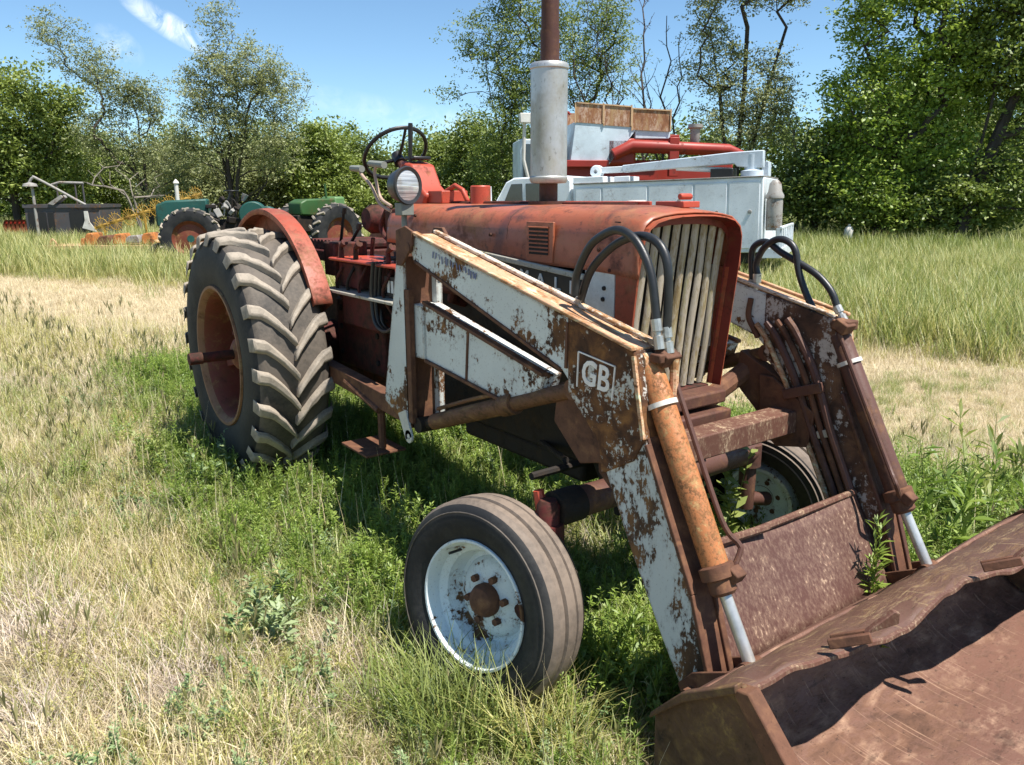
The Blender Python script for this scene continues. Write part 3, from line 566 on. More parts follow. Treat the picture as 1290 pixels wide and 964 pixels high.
# ================================================================ LOADER (parts of the tractor)
YO, YI = .57, .47
armpoly = [(1.73, 1.50), (1.78, 1.535), (3.085, 1.235), (3.115, 1.13), (3.14, .98), (3.34, .565), (3.425, .30), (3.40, .25), (3.33, .235), (3.24, .37), (3.10, .60), (2.965, .85), (2.945, .93), (2.80, 1.06), (2.755, 1.125), (1.78, 1.425)]
for sg in (1, -1):
    ya, yb = -sg*YO, -sg*YI
    up = MB().prism([(1.73, 1.50), (1.78, 1.535), (2.80, 1.30), (2.80, 1.085), (2.755, 1.125), (1.78, 1.425)], ya, yb).build('loader_arm', M['white_arm'], T, bevel=.004)
    dn = MB().prism([(3.085, 1.13), (3.14, .98), (3.34, .565), (3.425, .30), (3.40, .25), (3.33, .235), (3.24, .37), (3.10, .60), (2.965, .85), (2.95, .93)], ya*.997, yb*1.003).build('down_arm', M['down_arm'] if sg == 1 else M['far_arm'], T, bevel=.004)
    MB().prism([(3.10, 1.0), (3.146, .982), (3.346, .565), (3.432, .30), (3.41, .27), (3.30, .56)], ya*.985, yb*1.015).build('arm_front_plate', M['rust'], dn, bevel=.003)
    kn = MB().prism([(2.785, 1.306), (3.088, 1.236), (3.118, 1.13), (3.145, .98), (3.10, .90), (2.96, .82), (2.945, .92), (2.79, 1.06)], ya*1.006, yb*.994).build('knee_plate', M['knee'] if sg == 1 else M['far_arm'], T, bevel=.003)
    if sg == 1: knee_r = kn
    # top flange: two angle-iron lips, with welds
    for (yy, w, dz) in ((ya-.0*sg, .022, .0), (yb, .02, .004)):
        y0, y1 = yy-w/2-(.004 if sg == 1 else -.004), yy+w/2
        MB().prism([(1.80, 1.535+dz), (3.09, 1.239+dz), (3.09, 1.253+dz), (1.80, 1.549+dz)], y0, y1).build('top_flange', M['flange'] if dz == 0 else M['flange_white'], up, bevel=.004)
    MB().prism([(1.80, 1.529), (3.08, 1.235), (3.08, 1.243), (1.80, 1.537)], -sg*.556, -sg*.482).build('top_plate', M['flange'], up)
    MB().prism([(1.79, 1.418), (2.75, 1.119), (2.75, 1.133), (1.79, 1.432)], ya-sg*.006, ya+sg*.02).build('bottom_flange', M['rust'], up, bevel=.003)
    # front lips of the down arm
    for yy in (ya+sg*.004, yb-sg*.004):
        MB().beam((3.15, yy, .965), (3.35, yy, .560), .014, .022, up=(0, 1, 0)).beam((3.35, yy, .560), (3.432, yy, .31), .014, .022, up=(0, 1, 0)).build('arm_lip', M['rust'] if sg == 1 else M['brown_cyl'], dn, bevel=.003)
    # weld seam ribs on the outside of the arm
    for x in (2.785,): MB().beam((x, ya-sg*.004, 1.535-(x-1.8)*.23-.02), (x-.005, ya-sg*.004, 1.425-(x-1.78)*.308+.02), .01, .008, up=(0, 1, 0)).build('weld_rib', M['rust'], up)
    # knee lip frame lines
    MB().beam((3.09, ya-sg*.006, 1.225), (3.14, ya-sg*.006, .98), .012, .010, up=(0, 1, 0)).build('knee_lip', M['flange'], kn)
    # pivot pin at the top of the post and the knuckle at the knee
    MB().tube([(1.76, ya-sg*.02, 1.48), (1.76, yb+sg*.02, 1.48)], .022, 12).build('pivot_pin', M['rust'], T)
    MB().tube([(3.07, ya+sg*.03, 1.20), (3.07, yb-sg*.03, 1.20)], .036, 14).tube([(2.98, ya+sg*.02, 1.235), (2.98, yb-sg*.02, 1.235)], .035, 14).build('knee_knuckle', M['flange'], T)
    # tilt cylinder
    Y = -sg*.5045; a = Vector((3.085, Y, 1.19)); g = Vector((3.415, Y, .568)); e = Vector((3.522, Y, .385)); d_ = (g-a).normalized()
    cm = M['orange'] if sg == 1 else M['brown_cyl']
    if sg == 1: pass
    cyl = MB().tube([a, a+d_*.02, g-d_*.09], [.032, .040, .040], 22).build('tilt_cylinder', cm, T)
    MB().tube([g-d_*.09, g-d_*.085, g-d_*.05, g-d_*.045, g-d_*.01, g], [.043, .052, .052, .040, .040, .03], 20).build('cylinder_gland', M['rust'], cyl)
    MB().tube([g-d_*.02, e], .0185, 16).build('piston_rod', M['chrome'], cyl)
    MB().tube([a+d_*.12, a+d_*.135], .0475, 22).build('cylinder_clamp', M['strap'], cyl)
    MB().tube([e+Vector((0, -.035, 0)), e+Vector((0, .035, 0))], .026, 14).build('rod_eye', M['rust'], cyl)
    sdv = Vector((0, sg*1.0, 0))
    off = Vector((.03, sg*.052, .018))
    MB().tube(smooth_path([a+off+d_*.02, a+off*.95+d_*.2, a+off*.95+d_*.50, a+off*1.35+d_*.58, g+off*1.3-d_*.10, g+off*.6-d_*.05]), .0085, 8).build('hydraulic_pipe', M['brown_cyl'], cyl)
    MB().box((-.02, -.022, -.018), (.02, .022, .018), Matrix.Translation(g-d_*.05+Vector((.04, sg*.02, .02))) @ Matrix.Rotation(.5, 4, 'Y')).build('port_block', M['rust'], cyl, bevel=.004)
    MB().box((-.02, -.03, -.02), (.035, .035, .02), Matrix.Translation(a+Vector((.035, sg*.03, .03))) @ Matrix.Rotation(.5, 4, 'Y')).build('port_block', M['rust'], cyl, bevel=.004)
    # lift cylinder
    p, q = Vector((1.75, -sg*.52, .695)), Vector((2.80, -sg*.52, 1.065)); dd = (q-p).normalized()
    lc = MB().tube([p+dd*.09, p+dd*.66, p+dd*.665], [.036, .036, .03], 18).tube([p+dd*.64, p+dd*.72], .042, 18).build('lift_cylinder', M['lift'], T)
    MB().tube([p+dd*.72, q], .020, 12).tube([p+dd*.72, q-dd*.05], .030, 12).build('piston_rod', M['lift'], lc)
    MB().tube([p+Vector((0, -.04, 0)), p+Vector((0, .04, 0))], .035, 14).tube([p, p+dd*.1], .024, 10).build('cylinder_eye', M['black_grime'], lc)
    MB().tube([q+Vector((0, -.05, 0)), q+Vector((0, .05, 0))], .035, 14).build('cylinder_eye', M['rust'], lc)
    MB().tube(smooth_path([p+dd*.68+Vector((0, 0, .05)), p+dd*.4+Vector((0, 0, .058)), p+dd*.12+Vector((0, 0, .055))]), .009, 8).build('hydraulic_pipe', M['lift'], lc)
    # post
    y0, y1 = -sg*.575, -sg*.41
    po = MB().prism([(1.47, .76), (1.66, 1.53), (1.70, 1.53), (1.705, .70), (1.69, .66), (1.62, .70)], y0, y0+sg*.012).build('loader_post', M['white_arm'], T, bevel=.003)
    MB().box((1.69, min(y0+sg*.01, y1), .69), (1.705, max(y0+sg*.01, y1), 1.45)).build('post_web', M['rust'], po)
    MB().box((1.69, min(y0, y0+sg*.026), .70), (1.735, max(y0, y0+sg*.026), 1.30)).build('post_flange', M['rust'], po, bevel=.003)
    MB().box((1.69, min(y1-sg*.03, y1), .68), (1.745, max(y1-sg*.03, y1), 1.42)).build('post_flange', M['white_arm'], po, bevel=.003)
    MB().prism([(1.66, 1.30), (1.72, 1.30), (1.78, 1.40), (1.81, 1.52), (1.77, 1.56), (1.70, 1.56), (1.66, 1.5)], y1+sg*.004, y1-sg*.012).build('post_ear', M['rust'], po, bevel=.003)
    MB().prism([(1.655, 1.40), (1.70, 1.40), (1.80, 1.49), (1.80, 1.55), (1.74, 1.57), (1.66, 1.55)], y0-sg*.012, y0-sg*.001).build('post_ear', M['rust'], po, bevel=.003)
    MB().box((1.705, min(-sg*.545, -sg*.445), 1.00), (1.80, max(-sg*.545, -sg*.445), 1.235)).build('brace_socket', M['white_arm'], po, bevel=.004)
    ear = MB().lathe([(.013, 0), (.03, 0), (.03, .010), (.013, .010)], 20, closed=True).prism([(-.09, .09), (-.02, .12), (.03, .005), (-.025, -.02)], .0, .010).build('bottom_ear', M['panel_white'], po, loc=(1.70, y0 - (.006 if sg == 1 else .004), .635))
    # brace from post to front
    b0 = MB().prism([(1.80, 1.245), (2.62, 1.075), (2.60, 1.02), (2.40, .935), (1.80, 1.0)], -sg*.535, -sg*.455).build('frame_brace', M['white_arm'], T, bevel=.004)
    MB().prism([(2.68, 1.06), (2.98, .93), (2.94, .84), (2.80, .80), (2.66, .92)], -sg*.525, -sg*.465).tube([(2.70, -sg*.50, .98), (2.66, -sg*.12, .80)], .04, 10).build('brace_foot', M['rust'], T, bevel=.004)
    MB().prism([(1.80, 1.242), (2.62, 1.072), (2.62, 1.087), (1.80, 1.257)], -sg*.548, -sg*.52).build('brace_flange', M['rust'], b0, bevel=.002)
    MB().prism([(1.80, .990), (2.40, .923), (2.40, .937), (1.80, 1.004)], -sg*.546, -sg*.505).build('brace_flange', M['rust'], b0, bevel=.002)
    MB().beam((2.14, -sg*.537, 1.19), (2.12, -sg*.537, .965), .012, .006, up=(0, 1, 0)).build('weld_rib', M['rust'], b0)
    # rear rail and step
    MB().beam((1.66, -sg*.50, .70), (.55, -sg*.46, .74), .07, .09).beam((.55, -sg*.46, .74), (.05, -sg*.42, .80), .07, .09).build('side_rail', M['rust'], T, bevel=.004)
    MB().tube([(1.28, -sg*.50, .70), (1.28, -sg*.5, .46)], .02, 8).tube([(.88, -sg*.5, .73), (1.30, -sg*.52, .66)], .018, 8).build('step_hanger', M['rust'], T)
    MB().prism([(1.05, .44), (1.34, .44), (1.34, .452), (1.05, .452)], -sg*.62, -sg*.40).build('step_plate', M['rust'], T, bevel=.003)
# cross tube between the arms
MB().box((2.88, -.455, .775), (2.985, .455, .865), None).build('cross_beam', M['rust_pale'], T, bevel=.006)
MB().prism([(2.80, .98), (2.86, .98), (3.06, .87), (3.04, .73), (2.90, .70), (2.82, .76)], .44, .455).build('beam_bracket', M['rust'], T, bevel=.003)
MB().prism([(2.80, .98), (2.86, .98), (3.06, .87), (3.04, .73), (2.90, .70), (2.82, .76)], -.455, -.44).build('beam_bracket', M['rust'], T, bevel=.003)
# inner pipes on the far arm, near pipes
for k in range(4):
    pts = [(953+k*13, 408-k*2), (966+k*13, 428-k*2), (988+k*13, 478-k*2), (1012+k*11, 545-k*2), (1034+k*10, 605-k*3), (1052+k*9, 655-k*4)]
    mt = ('flange', 'brown_cyl', 'rust', 'brown_cyl')[k]; r0 = (.011, .015, .012, .016)[k]
    MB().tube(smooth_path([S3(u, v, .452) for u, v in pts]), r0, 8).build('hydraulic_pipe', M[mt], T)
    if k < 2: MB().tube(smooth_path([ymirror(S3(u, v, .455)) for u, v in pts]), .011, 8).build('hydraulic_pipe', M['rust'], T)
MB().beam(S3(988, 497, .44), S3(1036, 488, .44), .03, .04).build('pipe_clamp', M['brown_cyl'], T, bevel=.004)
MB().beam(S3(1030, 548, .452), S3(1048, 545, .452), .015, .03).build('pipe_clamp', M['trim'], T, bevel=.003)
# plate between the down arms
pt0, pt1 = Vector((3.235, 0, .600)), Vector((3.42, 0, .285))
pl = MB(); pl.grid(lambda a, b: (pt0.x+(pt1.x-pt0.x)*a+.004*math.sin(b*9+a*3), -.468+.936*b, pt0.z+(pt1.z-pt0.z)*a+.006*math.sin(b*7)*(1-a)), 8, 20)
cp = pl.build('cross_plate', M['plate'], T, solid=.012)
MB().tube([(pt0.x+.006, -.455, pt0.z+.006), (pt0.x+.006, .455, pt0.z+.004)], .013, 8).build('plate_edge', M['rust_pale'], cp)
MB().tube([(3.245, -.36, .62), (3.26, -.1, .615)], .014, 8).build('plate_rod', M['rust_pale'], cp)
# hoses
def hose(pts, y, r=.0135, mat='hose', fit=None):
    P = [S3(u, v, y if not isinstance(y, list) else y[min(i, len(y)-1)]) for i, (u, v) in enumerate(pts)]
    h_ = MB().tube(smooth_path(P, 8), r, 12).build('hydraulic_hose', M[mat], T)
    for f in fit or []:
        q = [S3(u, v, y if not isinstance(y, list) else y[-1]) for u, v in f]; rr = [r*1.25, r*1.25, r*.8, r*.8, r*1.2, r*1.2]
        Q = [q[0].lerp(q[1], t) for t in (0, .4, .42, .55, .57, 1)]; MB().tube(Q, rr, 10).build('hose_fitting', M['steel'], h_)
    return h_
hose([(724, 372), (727, 345), (742, 312), (760, 296), (779, 290), (798, 300), (812, 322), (821, 350), (825, 380), (827, 405)], -.50, fit=[[(826, 402), (831, 440)]])
hose([(730, 382), (744, 342), (768, 314), (792, 300), (814, 298), (832, 310), (841, 334), (842, 370), (840, 415)], -.47, fit=[[(839, 412), (843, 445)], [(727, 390), (731, 376)]])
MB().box((-.022, -.045, -.014), (.022, .045, .014), Matrix.Translation(S3(838, 450, -.48))).build('port_block', M['rust'], T, bevel=.005)
MB().tube([S3(850, 452, -.46), S3(849, 497, -.46)], .014, 10).build('port_pipe', M['flange'], T)
hose([(948, 356), (947, 322), (952, 309), (966, 305), (984, 318), (1006, 331), (1030, 347), (1047, 367), (1055, 388)], .50, fit=[[(1054, 386), (1064, 406)], [(948, 352), (946, 380)]])
hose([(955, 349), (953, 333), (962, 313), (978, 302), (992, 304), (1002, 316), (1007, 345), (1018, 376), (1036, 410), (1050, 432)], .49, fit=[[(954, 345), (953, 372)]])
MB().tube(smooth_path([S3(u, v, .46) for u, v in ((946, 376), (943, 398), (950, 415), (955, 425))]), .012, 8).build('hydraulic_pipe', M['rust'], T)
MB().box((-.035, -.035, -.018), (.035, .035, .018), Matrix.Translation(S3(1064, 409, .5))).build('port_block', M['rust'], T, bevel=.005)
# GB lettering on the knee plate
def K3(u, v): x, z = S(u, v, -.575); return Vector((x, -.5745, z))
gO, gX, gZ = K3(731, 481), K3(768, 496)-K3(731, 481), K3(734, 451)-K3(731, 481)
sx = gX.length; sz = gZ.length
gb = txt('GB', 1, 'maker_initials', M['gb_letter'], knee_r, gO, gX/1.36, gZ/.70, .0012)
for a, b in (((729, 443), (727, 487)), ((775, 462), (771, 505)), ((729, 443), (775, 462))):
    MB().beam(K3(*a), K3(*b), .004, .006, up=(0, 1, 0)).build('emblem_border', M['gb_letter'], knee_r)
# faded blue sticker marks on the upper arm
b_ = MB()
for i in range(16):
    u = 546+i*3.6+random.uniform(-1, 1); v = 318+i*1.75+random.uniform(-1, 1); hh = random.uniform(4, 10)
    p0 = S3(u, v, -.5745); p1 = S3(u+random.uniform(-1, 2), v+hh, -.5745); b_.beam(p0, p1, random.uniform(.004, .010), .001, up=(0, 1, 0))
b_.build('faded_decal', pmat('faded_blue_ink', (.13, .15, .27), rough=.6), T)
# ---- bucket
BY0, BY1 = -.745, 1.30
bprof = [(4.12, .035), (3.80, .03), (3.62, .04), (3.50, .085), (3.435, .17), (3.43, .27), (3.465, .345), (3.53, .405)]
def lipx(y): return float(np.interp(y, [-.75, -.6, -.4, -.2, 0, .15, .3, .5, .8, 1.3], [3.675, 3.68, 3.70, 3.735, 3.735, 3.72, 3.715, 3.77, 3.79, 3.80]))
def lipz(y): return float(np.interp(y, [-.75, -.5, -.3, -.1, .1, .3, .5, .8, 1.3], [.498, .49, .475, .468, .482, .487, .482, .492, .5]))+.005*math.sin(y*19)+.0025*math.sin(y*43+1)
prs = smooth_path([(x, 0, z) for x, z in bprof], 4)
def bk(a, b):
    p = prs[min(int(round(a*(len(prs)-1))), len(prs)-1)]; y = BY0+(BY1-BY0)*b
    return (p.x+.006*math.sin(y*4+a*7)*a, y, p.z+.004*math.sin(y*6+a*9)*a)
bucket = MB().grid(bk, len(prs), 50).build('bucket', M['bucket'], T, ang=70, solid=.014)
def top(a, b):
    y = BY0+(BY1-BY0)*b; p0 = Vector((3.515, y, .390)); p3 = Vector((lipx(y), y, lipz(y)))
    bulge = .018*math.sin(math.pi*a); p = p0.lerp(p3, a); return (p.x-.006*a*(1-a), y, p.z+bulge+.003*math.sin(y*31+a*6))
sh = MB().grid(top, 10, 140).build('bucket_top_sheet', M['sheet'], T, ang=70, solid=.014)
le = [Vector((lipx(y)+.002, y, lipz(y)-.004)) for y in np.linspace(BY0, BY1, 140)]
MB().tube(le, .0095, 6).build('bent_lip', M['rust_pale'], sh)
# inner strip hanging under the lip
sp = [(3.44, .06), (3.40, .10), (3.395, .285), (3.50, .40), (3.672, .515), (3.70, .50), (3.80, .35), (4.14, .03), (3.6, .02)]
for y, t in ((BY0-.012, .016), (BY1, .016)):
    sd_o = MB().prism(sp, y, y+t).build('bucket_side', M['bucket_side'], T, bevel=.003)
    MB().prism([(3.655, .505), (3.705, .518), (4.16, .035), (4.11, .03), (3.79, .33)], y-.018, y+.028).build('side_edge_bar', M['rust'], sd_o, bevel=.005)
    MB().prism([(3.392, .268), (3.398, .292), (3.50, .408), (3.668, .523), (3.672, .500), (3.51, .385)], y-.022, y+.01).build('side_top_rib', M['bucket_side'], sd_o, bevel=.004)
MB().box((4.02, BY0, .022), (4.16, BY1, .044)).build('cutting_edge', M['rust_pale'], bucket, bevel=.004)
def clip(u, v, s=1):
    p = bpy_point = None
    # point on the top sheet nearest to the sight line
    r = ray(u, v); best = min(((CV+r*t) for t in np.linspace(1.8, 3.6, 400)), key=lambda q: abs(q.z-(.40+(q.x-3.515)*.50+.012)))
    p = best; ch = MB().box((-.11, -.006, .0), (.0, .012, .026), Matrix.Translation(p) @ Matrix.Rotation(-.46, 4, 'Y') @ Matrix.Rotation(.5, 4, 'Z'))
    ch.box((-.11, .055, .0), (-.01, .07, .022), Matrix.Translation(p) @ Matrix.Rotation(-.46, 4, 'Y') @ Matrix.Rotation(.5, 4, 'Z'))
    ch.build('lip_hook', M['rust'], sh, bevel=.003)
    MB().prism([(-.02, .0), (.075, .0), (.085, .03), (.07, .04), (-.0, .012)], -.009, .009).build('lip_hook', M['rust_pale'], sh, bevel=.003, loc=p+Vector((-.035, .05, .0)), rot=(0, -.30, 1.0))
clip(1100, 810); clip(1290, 712)
# bucket pivots
for sg in (1, -1):
    for yy in (-sg*.455, -sg*.585):
        MB().prism([(3.37, .20), (3.33, .27), (3.38, .33), (3.50, .395), (3.46, .30), (3.43, .18)], yy-.006, yy+.006).build('bucket_ear', M['rust'], T, bevel=.002)
    MB().tube([(3.385, -sg*.62, .27), (3.385, -sg*.44, .27)], .018, 10).build('pivot_pin', M['rust'], T)
# ================================================================ GROUND
from mathutils import noise as mno
def fbm(x, y, s, seed=0, o=3):
    "smooth value noise on numpy arrays"
    out = np.zeros_like(x, dtype=float); amp = 1; tot = 0
    for k in range(o):
        X = x*s*2**k+seed*17.3+k*5.1; Y = y*s*2**k+seed*9.7+k*3.3
        xi = np.floor(X); yi = np.floor(Y); fx_ = X-xi; fy_ = Y-yi; fx_ = fx_*fx_*(3-2*fx_); fy_ = fy_*fy_*(3-2*fy_)
        h = lambda a, b: (np.sin(a*127.1+b*311.7+seed*13.7)*43758.5453) % 1
        v = (h(xi, yi)*(1-fx_)+h(xi+1, yi)*fx_)*(1-fy_)+(h(xi, yi+1)*(1-fx_)+h(xi+1, yi+1)*fx_)*fy_
        out += v*amp; tot += amp; amp *= .5
    return out/tot
def ground_pt(u, v):
    r = ray(u, v); t = -CV.z/r.z; p = CV+r*t; return (p.x, p.y)
def gz(x, y): return (fbm(x, y, 1.3, 3)-.5)*.07+(fbm(x, y, .12, 5)-.5)*.12-.01+.045*np.clip(-(x-1.2)/1.5, 0, 1)*np.exp(-(np.abs(y)/3)**2)
def grid_axis(lo, hi, c, fine, rng):
    a = [c]; s = fine
    while a[-1] < hi: s = fine if a[-1]-c < rng else s*1.18; a.append(a[-1]+s)
    b = [c]; s = fine
    while b[-1] > lo: s = fine if c-b[-1] < rng else s*1.18; b.append(b[-1]-s)
    return np.array(b[::-1][:-1]+a)
gxs, gys = grid_axis(-400, 60, 1.5, .12, 5), grid_axis(-300, 400, 0, .12, 5)
X, Y = np.meshgrid(gxs, gys, indexing='ij'); Z = gz(X, Y)
gb_ = MB(); nx, ny = X.shape
gb_.v = list(zip(X.ravel().tolist(), Y.ravel().tolist(), Z.ravel().tolist()))
gb_.f = [(i*ny+j, (i+1)*ny+j, (i+1)*ny+j+1, i*ny+j+1) for i in range(nx-1) for j in range(ny-1)]
# the mown strip that crosses behind the tractor, as a centre line in ground coordinates
def strip_d(x, y):
    "signed distance across the mown strip (its centre line runs from far left to near right of the view)"
    ax_, ay_ = -7.5, .9; bx_, by_ = 2.1, 4.8; L_ = math.hypot(bx_-ax_, by_-ay_); tx, ty_ = (bx_-ax_)/L_, (by_-ay_)/L_
    return (x-ax_)*(-ty_)+(y-ay_)*tx
m, nt, o = newmat('field_soil_and_thatch'); geo = N(nt, 'ShaderNodeNewGeometry').outputs['Position']
A = noise(nt, geo, .8, 8, .65).outputs[0]; B = noise(nt, geo, 14, 8, .7).outputs[0]; Cc = noise(nt, geo, .25, 4, .5).outputs[0]
c1 = ramp(nt, B, [(.3, (.10, .075, .045)), (.5, (.24, .19, .115)), (.68, (.42, .35, .22))]).outputs[0]
c2 = ramp(nt, B, [(.3, (.05, .07, .02)), (.6, (.15, .19, .06)), (.75, (.28, .28, .12))]).outputs[0]
sep = N(nt, 'ShaderNodeSeparateXYZ'); nt.links.new(geo, sep.inputs[0])
# far beyond the strip the sward is greener
dx = math2(nt, 'ADD', math2(nt, 'MULTIPLY', sep.outputs[0], -.376), math2(nt, 'MULTIPLY', sep.outputs[1], .926))
far_ = ramp(nt, math2(nt, 'ADD', math2(nt, 'MULTIPLY', math2(nt, 'SUBTRACT', dx, 5.7), .5), math2(nt, 'MULTIPLY', math2(nt, 'SUBTRACT', A, .5), 1.2)), [(0, G(0)), (1, G(1))]).outputs[0]
f = math2(nt, 'MAXIMUM', ramp(nt, A, [(.48, G(0)), (.62, G(.6))]).outputs[0], far_)
sm = math2(nt, 'SUBTRACT', 1, math2(nt, 'DIVIDE', math2(nt, 'ABSOLUTE', math2(nt, 'ADD', math2(nt, 'SUBTRACT', dx, 3.65), math2(nt, 'MULTIPLY', math2(nt, 'SUBTRACT', A, .5), 1.5)), 0), 2.4), True)
c3 = ramp(nt, B, [(.3, (.22, .17, .095)), (.5, (.43, .35, .215)), (.7, (.60, .51, .34))]).outputs[0]
cc = mixc(nt, ramp(nt, sm, [(.05, G(0)), (.5, G(.85))]).outputs[0], mixc(nt, f, c1, c2), c3); b = N(nt, 'ShaderNodeBsdfPrincipled'); nt.links.new(cc, b.inputs['Base Color']); b.inputs['Roughness'].default_value = .95; b.inputs['Specular IOR Level'].default_value = .1
bp_ = N(nt, 'ShaderNodeBump'); bp_.inputs['Strength'].default_value = .8; bp_.inputs['Distance'].default_value = .03; nt.links.new(B, bp_.inputs['Height']); nt.links.new(bp_.outputs[0], b.inputs['Normal'])
nt.links.new(b.outputs[0], o.inputs[0])
tag(gb_.build('ground', m, None, ang=180), kind='structure')
# ================================================================ GRASS CLUMPS
LM = {}
LM['straw'] = leafmat('dry_straw', [(.38, .29, .17), (.58, .47, .28), (.70, .61, .40), (.66, .56, .41)], trans=.25)
LM['greyweed'] = leafmat('grey_purple_dead_weed', [(.28, .21, .16), (.48, .38, .30), (.62, .52, .43), (.72, .64, .54)], trans=.2)
LM['yellow'] = leafmat('yellow_green_grass', [(.31, .29, .07), (.44, .42, .12), (.56, .52, .20), (.62, .56, .28)], trans=.4)
LM['green'] = leafmat('fresh_green_grass', [(.12, .155, .035), (.20, .25, .05), (.31, .355, .085), (.44, .44, .16)], trans=.4)
LM['lush'] = leafmat('bright_green_weed', [(.10, .17, .026), (.18, .275, .038), (.28, .375, .06), (.39, .46, .11)], trans=.4)
LM['seed'] = leafmat('brown_green_seed_heads', [(.13, .15, .04), (.20, .20, .07), (.30, .26, .12), (.40, .33, .19)], trans=.25)
LM['blue'] = leafmat('blue_green_weed', [(.11, .18, .06), (.18, .27, .10), (.27, .35, .15), (.36, .42, .21)], trans=.3)
def leafmesh(name, quads, tint, mat):
    "quads: (n,4,3)"
    n = len(quads); me = bpy.data.meshes.new(name); me.vertices.add(n*4); me.vertices.foreach_set('co', np.asarray(quads, dtype=np.float32).ravel())
    me.loops.add(n*4); me.loops.foreach_set('vertex_index', np.arange(n*4, dtype=np.int32)); me.polygons.add(n)
    me.polygons.foreach_set('loop_start', np.arange(0, n*4, 4, dtype=np.int32)); me.update(calc_edges=True)
    a = me.attributes.new('tint', 'FLOAT', 'FACE'); a.data.foreach_set('value', np.asarray(tint, dtype=np.float32)); me.materials.append(mat); return me
def blades(rng, n, h, spread, w, lean, segs=3, curl=.5, flat=0):
    Q = []; T_ = []
    for _ in range(n):
        a = rng.uniform(0, 6.283); r = spread*math.sqrt(rng.uniform()); x, y = r*math.cos(a), r*math.sin(a)
        hh = h*rng.uniform(.5, 1.1); az = rng.uniform(0, 6.283); le_ = lean*rng.uniform(.2, 1.4); ww = w*rng.uniform(.6, 1.3)
        d = np.array([math.cos(az), math.sin(az), 0]); sdv = np.array([-math.sin(az+rng.uniform(-.6, .6)), math.cos(az), 0]); p = np.array([x, y, 0. if not flat else rng.uniform(0, flat)])
        th = le_; L = hh/segs; tint = rng.uniform()
        for k in range(segs):
            v = d*math.sin(th)+np.array([0, 0, math.cos(th)]); q = p+v*L; w0 = ww*(1-k/segs)**.6; w1 = ww*(1-(k+1)/segs)**.6+.0003
            Q.append([p-sdv*w0/2, p+sdv*w0/2, q+sdv*w1/2, q-sdv*w1/2]); T_.append(tint); p = q; th += curl*rng.uniform(.3, 1.2)
    return Q, T_
def weedstalk(rng, n, h, spread, leaf, nl, lean=.25, wl=.3, stem=.003, up=.6):
    Q = []; T_ = []
    for _ in range(n):
        a = rng.uniform(0, 6.283); r = spread*math.sqrt(rng.uniform()); p = np.array([r*math.cos(a), r*math.sin(a), 0]); hh = h*rng.uniform(.55, 1.1)
        az = rng.uniform(0, 6.283); d = np.array([math.cos(az), math.sin(az), 0])*math.sin(lean*rng.uniform(0, 1.4)); d[2] = 1; d /= np.linalg.norm(d); tint = rng.uniform(0, .8)
        e = p+d*hh; s_ = np.array([stem, 0, 0]); Q.append([p-s_, p+s_, e+s_*.4, e-s_*.4]); T_.append(tint*.6)
        for k in range(nl):
            t = rng.uniform(.15, 1); b0 = p+d*hh*t; az = rng.uniform(0, 6.283); el = up*rng.uniform(.3, 1.5)
            v = np.array([math.cos(az)*math.cos(el), math.sin(az)*math.cos(el), math.sin(el)]); ll = leaf*rng.uniform(.5, 1.1)*(1.15-.6*t)
            sdv = np.cross(v, [0, 0, 1]); sdv /= np.linalg.norm(sdv)+1e-9; sdv = sdv+np.array([0, 0, rng.uniform(-.5, .5)]); w0 = ll*wl
            mid = b0+v*ll*.5; tip = b0+v*ll-np.array([0, 0, ll*.15]); Q.append([b0, mid-sdv*w0/2, tip, mid+sdv*w0/2]); T_.append(min(1, max(0, tint+rng.uniform(-.1, .3))))
    return Q, T_
srccol = bpy.data.collections.new('grass_clump_kinds')
KINDS = []
def kind(name, mat, Q, T_):
    me = leafmesh(name, Q, T_, mat); ob = bpy.data.objects.new('%02d_%s' % (len(KINDS), name), me); srccol.objects.link(ob); KINDS.append(name); return len(KINDS)-1
g_ = np.random.default_rng(5)
K = {}
def addk(key, fn, c=3): K[key] = [kind(key, *fn()) for _ in range(c)]
addk('straw', lambda: (LM['straw'], *blades(g_, 34, .13, .09, .0032, .55, 3, .45)))
addk('litter', lambda: (LM['straw'], *blades(g_, 26, .16, .12, .0035, 1.35, 2, .12, .03)))
addk('grey', lambda: (LM['greyweed'], *blades(g_, 44, .15, .10, .0026, .9, 3, .35, .03)))
addk('yellow', lambda: (LM['yellow'], *blades(g_, 34, .13, .08, .0036, .5, 3, .4)))
addk('green', lambda: (LM['green'], *blades(g_, 36, .20, .09, .0045, .4, 4, .35)))
addk('tallgreen', lambda: (LM['green'], *blades(g_, 26, .36, .16, .008, .25, 4, .22)))
addk('tallyel', lambda: (LM['yellow'], *blades(g_, 24, .34, .16, .008, .28, 4, .22)))
addk('lush', lambda: (LM['lush'], *weedstalk(g_, 9, .22, .11, .038, 44, .35, .26)))
addk('feather', lambda: (LM['lush'], *weedstalk(g_, 6, .20, .08, .045, 70, .4, .10, up=.9)))
addk('blue', lambda: (LM['blue'], *weedstalk(g_, 6, .15, .08, .038, 34, .5, .34)))
addk('stem', lambda: (LM['straw'], *blades(g_, 4, .34, .06, .0030, .22, 3, .12)))
